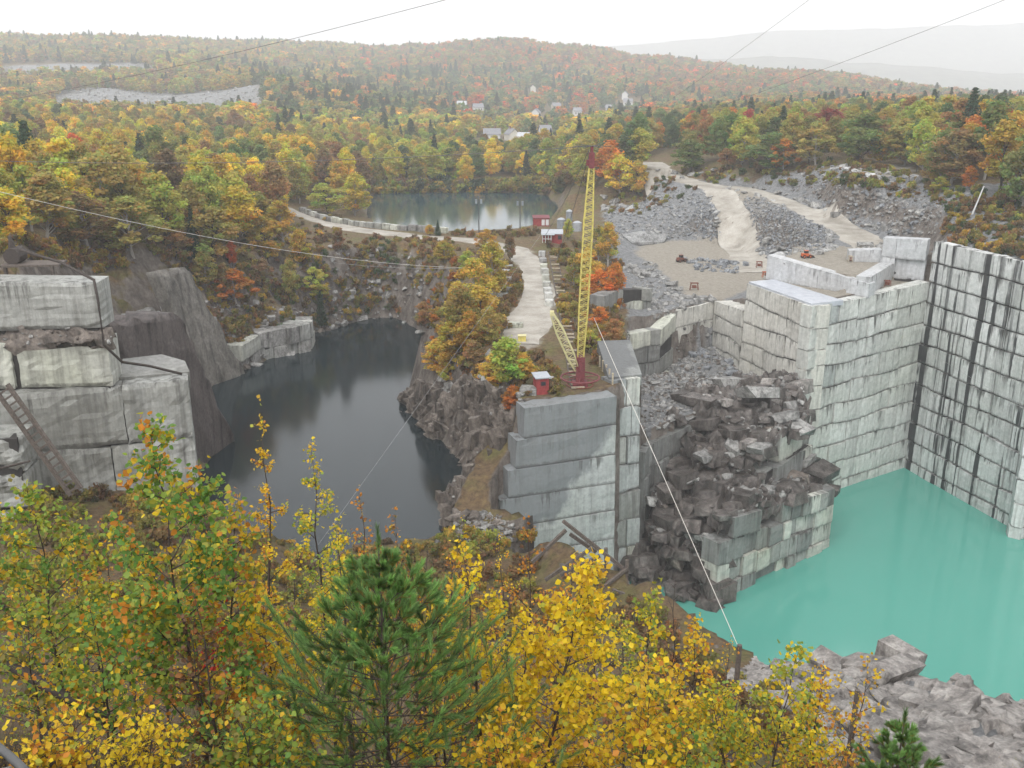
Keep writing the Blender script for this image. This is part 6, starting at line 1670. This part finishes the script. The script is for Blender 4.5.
plant('willow_shrub', 'golden shrub under the yellow trees, right of the pine', 520, 690, 10, 150, 'gold', 1400, 0.075, 27, 'shrub', low=0.05, stems=3)
plant('willow_shrub', 'rusty shrub at the bottom right, beside the small pine', 835, 720, 12, 130, 'rust', 1300, 0.06, 28, 'shrub', low=0.05, stems=3)
plant('willow_shrub', 'olive shrub at the bottom below the bushy yellow-green tree', 720, 720, 10.5, 170, 'olive', 1500, 0.075, 29, 'shrub', low=0.05, stems=3)
plant('birch_tree', 'brown-leaved sapling at the far left bottom', 18, 590, 11, 100, 'mixed', 500, 0.075, 30, low=0.25, sparse=.7)
plant('birch_tree', 'olive sapling crossing the fallen pipe', 96, 600, 11.2, 100, 'birch', 600, 0.08, 31, low=0.3, sparse=.7)
for i, (x, yt, Y, w, mix, n) in enumerate([(58, 535, 24, 90, 'mixed', 1500), (118, 515, 27, 80, 'rust', 1400), (190, 512, 25, 90, 'ygreen', 1700), (246, 520, 28, 80, 'rust', 1300), (288, 545, 24, 80, 'olive', 1400), (345, 545, 26, 90, 'mixed', 1600), (395, 548, 23, 90, 'rust', 1500), (455, 528, 26, 110, 'olive', 2000), (505, 540, 28, 90, 'gold', 1700), (585, 575, 24, 100, 'gold', 1500), (632, 615, 21, 90, 'ygreen', 1500), (722, 650, 22, 80, 'gold', 1200), (425, 600, 19, 90, 'olive', 1300), (470, 575, 21, 90, 'rust', 1300), (150, 560, 18, 110, 'gold', 1500), (20, 560, 20, 110, 'olive', 1500)]):
    plant('birch_tree', ['gold and green', 'rusty', 'yellow-green', 'brown and rusty', 'olive', 'mixed gold', 'thin rusty', 'broad olive', 'golden', 'golden-topped', 'lime-tipped', 'pale golden', 'small olive', 'small rusty', 'low golden', 'low olive'][i] + ' sapling in the back row of the near slope, ' + ordn(sorted([58, 118, 190, 246, 288, 345, 395, 455, 505, 585, 632, 722, 425, 470, 150, 20]).index(x) + 1) + ' from left', x, yt, Y, w, mix, n, 0.07, 80 + i, low=0.12, stems=2 if i % 2 else 1)
# pines: whorled branches with needle tufts
def pine(name, label, x, ytop, Y, wpx, seed, whorls=13):
    rg = random.Random(seed); rs = np.random.RandomState(seed)
    p = at_y(x, ytop, Y); z = gz(p[0], Y); h = p[2] - z
    dep = Y * CP - p[2] * SP
    rad = wpx * dep / F_PX / 2
    t = empty(name, (p[0], Y, z)); tag(t, label, 'pine tree')
    mb = MB(); mb.tube([(0, 0, -0.3), (0, 0, h * 0.5), (0, 0, h)], [0.05, 0.03, 0.006], 7)
    tips = [(Vector((0, 0, h * 0.88)), Vector((0, 0, h * 1.0)), 1.0), (Vector((0, 0, h * 0.93)), Vector((0, 0, h * 1.03)), 1.0)]
    for w in range(whorls):
        f = (w + 0.4) / whorls
        zz = h * (0.04 + 0.9 * f)
        L0 = rad * (1 - f) ** 0.9 + 0.07
        n = 7 if f < 0.8 else 5
        for k in range(n):
            az = 6.28 * (k + rg.random() * 0.7) / n + w
            L = L0 * rg.uniform(0.75, 1.12)
            el = 0.35 + 0.75 * f
            d = Vector((math.cos(az), math.sin(az), el * 0.6)).normalized()
            b = Vector((0, 0, zz)); m = b + d * L * 0.6; e = m + (d + Vector((0, 0, 0.75))).normalized() * L * 0.45
            mb.tube([b, m, e], [0.014 * (1 - f) + 0.004, 0.007, 0.003], 4, False)
            tips.append((m, e, 1.0)); tips.append((b.lerp(m, 0.5), m, 0.7))
            for q in range(6):
                u = rg.uniform(0.35, 1.5)
                c = b.lerp(m, u) if u < 1 else m.lerp(e, u - 1)
                dd = (d * 0.7 + Vector((rg.uniform(-1, 1), rg.uniform(-1, 1), rg.uniform(0.15, 0.9)))).normalized()
                e2 = c + dd * L * rg.uniform(0.22, 0.38)
                mb.tube([c, e2], [0.005, 0.002], 3, False); tips.append((c, e2, 0.8))
    mb.build('trunk', M['bark'], t, True)
    A = np.array([q[0] for q in tips]); B = np.array([q[1] for q in tips])
    per = 125
    n = len(tips) * per
    ti = np.repeat(np.arange(len(tips)), per)
    ax = B - A; ln = np.linalg.norm(ax, axis=1); ax = ax / ln[:, None]
    f = rs.rand(n)
    P = A[ti] + ax[ti] * (ln[ti] * (0.35 + 0.65 * f))[:, None]
    r = rs.normal(size=(n, 3)); r -= ax[ti] * (r * ax[ti]).sum(1)[:, None]; r /= np.linalg.norm(r, axis=1)[:, None]
    D = ax[ti] * (0.95 + 0.3 * f)[:, None] + r * 0.5; D /= np.linalg.norm(D, axis=1)[:, None]
    l = (0.10 * (0.7 + 0.5 * rs.rand(n)))[:, None]
    S = np.cross(D, rs.normal(size=(n, 3))); S /= np.linalg.norm(S, axis=1)[:, None]
    wd = 0.0035
    V = np.stack([P - S * wd, P + S * wd, P + D * l + S * wd * 0.3, P + D * l - S * wd * 0.3], 1).reshape(-1, 3)
    me = mesh_np('needles', V, np.arange(n * 4).reshape(n, 4), M['leaf_near'])
    base = np.array([0.175, 0.30, 0.10]) * ((0.45 + 1.0 * rs.rand(len(tips)))[ti] * (0.7 + 0.6 * rs.rand(n)))[:, None]
    old = (f < 0.25) & (rs.rand(n) < 0.35)
    base[old] = np.array([0.30, 0.20, 0.05]) * (0.7 + 0.5 * rs.rand(old.sum()))[:, None]
    tipc = rs.rand(len(tips))[ti] < 0.4
    base[tipc] *= np.array([1.15, 1.2, 1.0])
    C = np.concatenate([np.repeat(base, 4, 0), np.ones((n * 4, 1))], 1)
    a = me.color_attributes.new('leafcol', 'FLOAT_COLOR', 'POINT'); a.data.foreach_set('color', C.astype(np.float32).ravel())
    link('crown', me, t)
pine('pine_tree', 'young green pine in the centre foreground', 378, 538, 10.8, 520, 60, 16)
pine('pine_tree', 'small pine top at the bottom right below the outcrop', 905, 716, 13, 190, 61, 7)
pine('pine_tree', 'little green pine hidden among saplings left of the outcrop', 812, 680, 17, 80, 62, 7)
# brushy floor under the foreground trees: one mass
scr = []
for s in range(3):
    rgx = random.Random(700 + s)
    m = MB()
    for k in range(16):
        a = rgx.uniform(0, 6.28); r = rgx.uniform(0, .3); L = rgx.uniform(.4, 1.0)
        b = Vector((math.cos(a) * r, math.sin(a) * r, -.05)); e = b + Vector((rgx.uniform(-.35, .35), rgx.uniform(-.35, .35), L))
        m.tube([b, (b + e) / 2 + Vector((rgx.uniform(-.05, .05),) * 3), e], [0.006, 0.004, 0.001], 3, False)
    me = m.mesh('brush_stems', M['bark'])
    scr.append(src_obj('brush_stems', me))
    scr.append(src_obj('brush_leaves', clumps_mesh('brush_leaves', [Vector((rgx.uniform(-.4, .4), rgx.uniform(-.4, .4), rgx.uniform(0.1, .9))) for i in range(14)], [0.2] * 14, 10, 0.02, 710 + s, M['leaf_inst'])))
P_, S_, I_, C_, T_ = [], [], [], [], []
for i in range(1300):
    Y = 10.5 + 60 * rg.random() ** 1.8; X = (rg.random() - 0.5) * 1.3 * (Y + 2)
    z = gz(X, Y)
    if z < -56 or (X > 16 and Y > 40): continue
    s = rg.uniform(0.35, 0.8) * (1 + Y / 45)
    k = rg.randrange(3)
    c = PAL[rg.choice(('brown', 'rust', 'olive', 'gold', 'brown', 'brown', 'lime'))]; v = rg.uniform(0.4, 0.8)
    rt = (rg.uniform(-.2, .2), rg.uniform(-.2, .2), rg.uniform(0, 6.28))
    for ix in ((2 * k,) if rg.random() < 0.35 else (2 * k, 2 * k + 1)):
        P_.append((X, Y, z)); S_.append((s, s, s)); I_.append(ix); T_.append(rt); C_.append((c[0] * v, c[1] * v, c[2] * v, 1))
scatter('brushwood', P_, S_, I_, C_, scr, None, tilt=T_)

# ------------------------------------------------------------------ the damp air
hz = MB()
zlo, zhi = float(min(GZ.min(), -152)) - 1.5, 286.0
hz.box((0, 4450, (zlo + zhi) / 2), (18600, 9400, zhi - zlo))
ho = hz.build('haze', None)
hm = bpy.data.materials.new('damp_air'); hm.use_nodes = True
hn = hm.node_tree; hn.nodes.clear()
hv = hn.nodes.new('ShaderNodeVolumePrincipled'); hout = hn.nodes.new('ShaderNodeOutputMaterial')
hv.inputs['Color'].default_value = (0.97, 0.98, 1.0, 1)
hv.inputs['Density'].default_value = HAZE_DENSITY
hv.inputs['Anisotropy'].default_value = 0.0
hn.links.new(hv.outputs[0], hout.inputs['Volume'])
ho.data.materials.append(hm)
tag(ho, kind='stuff')
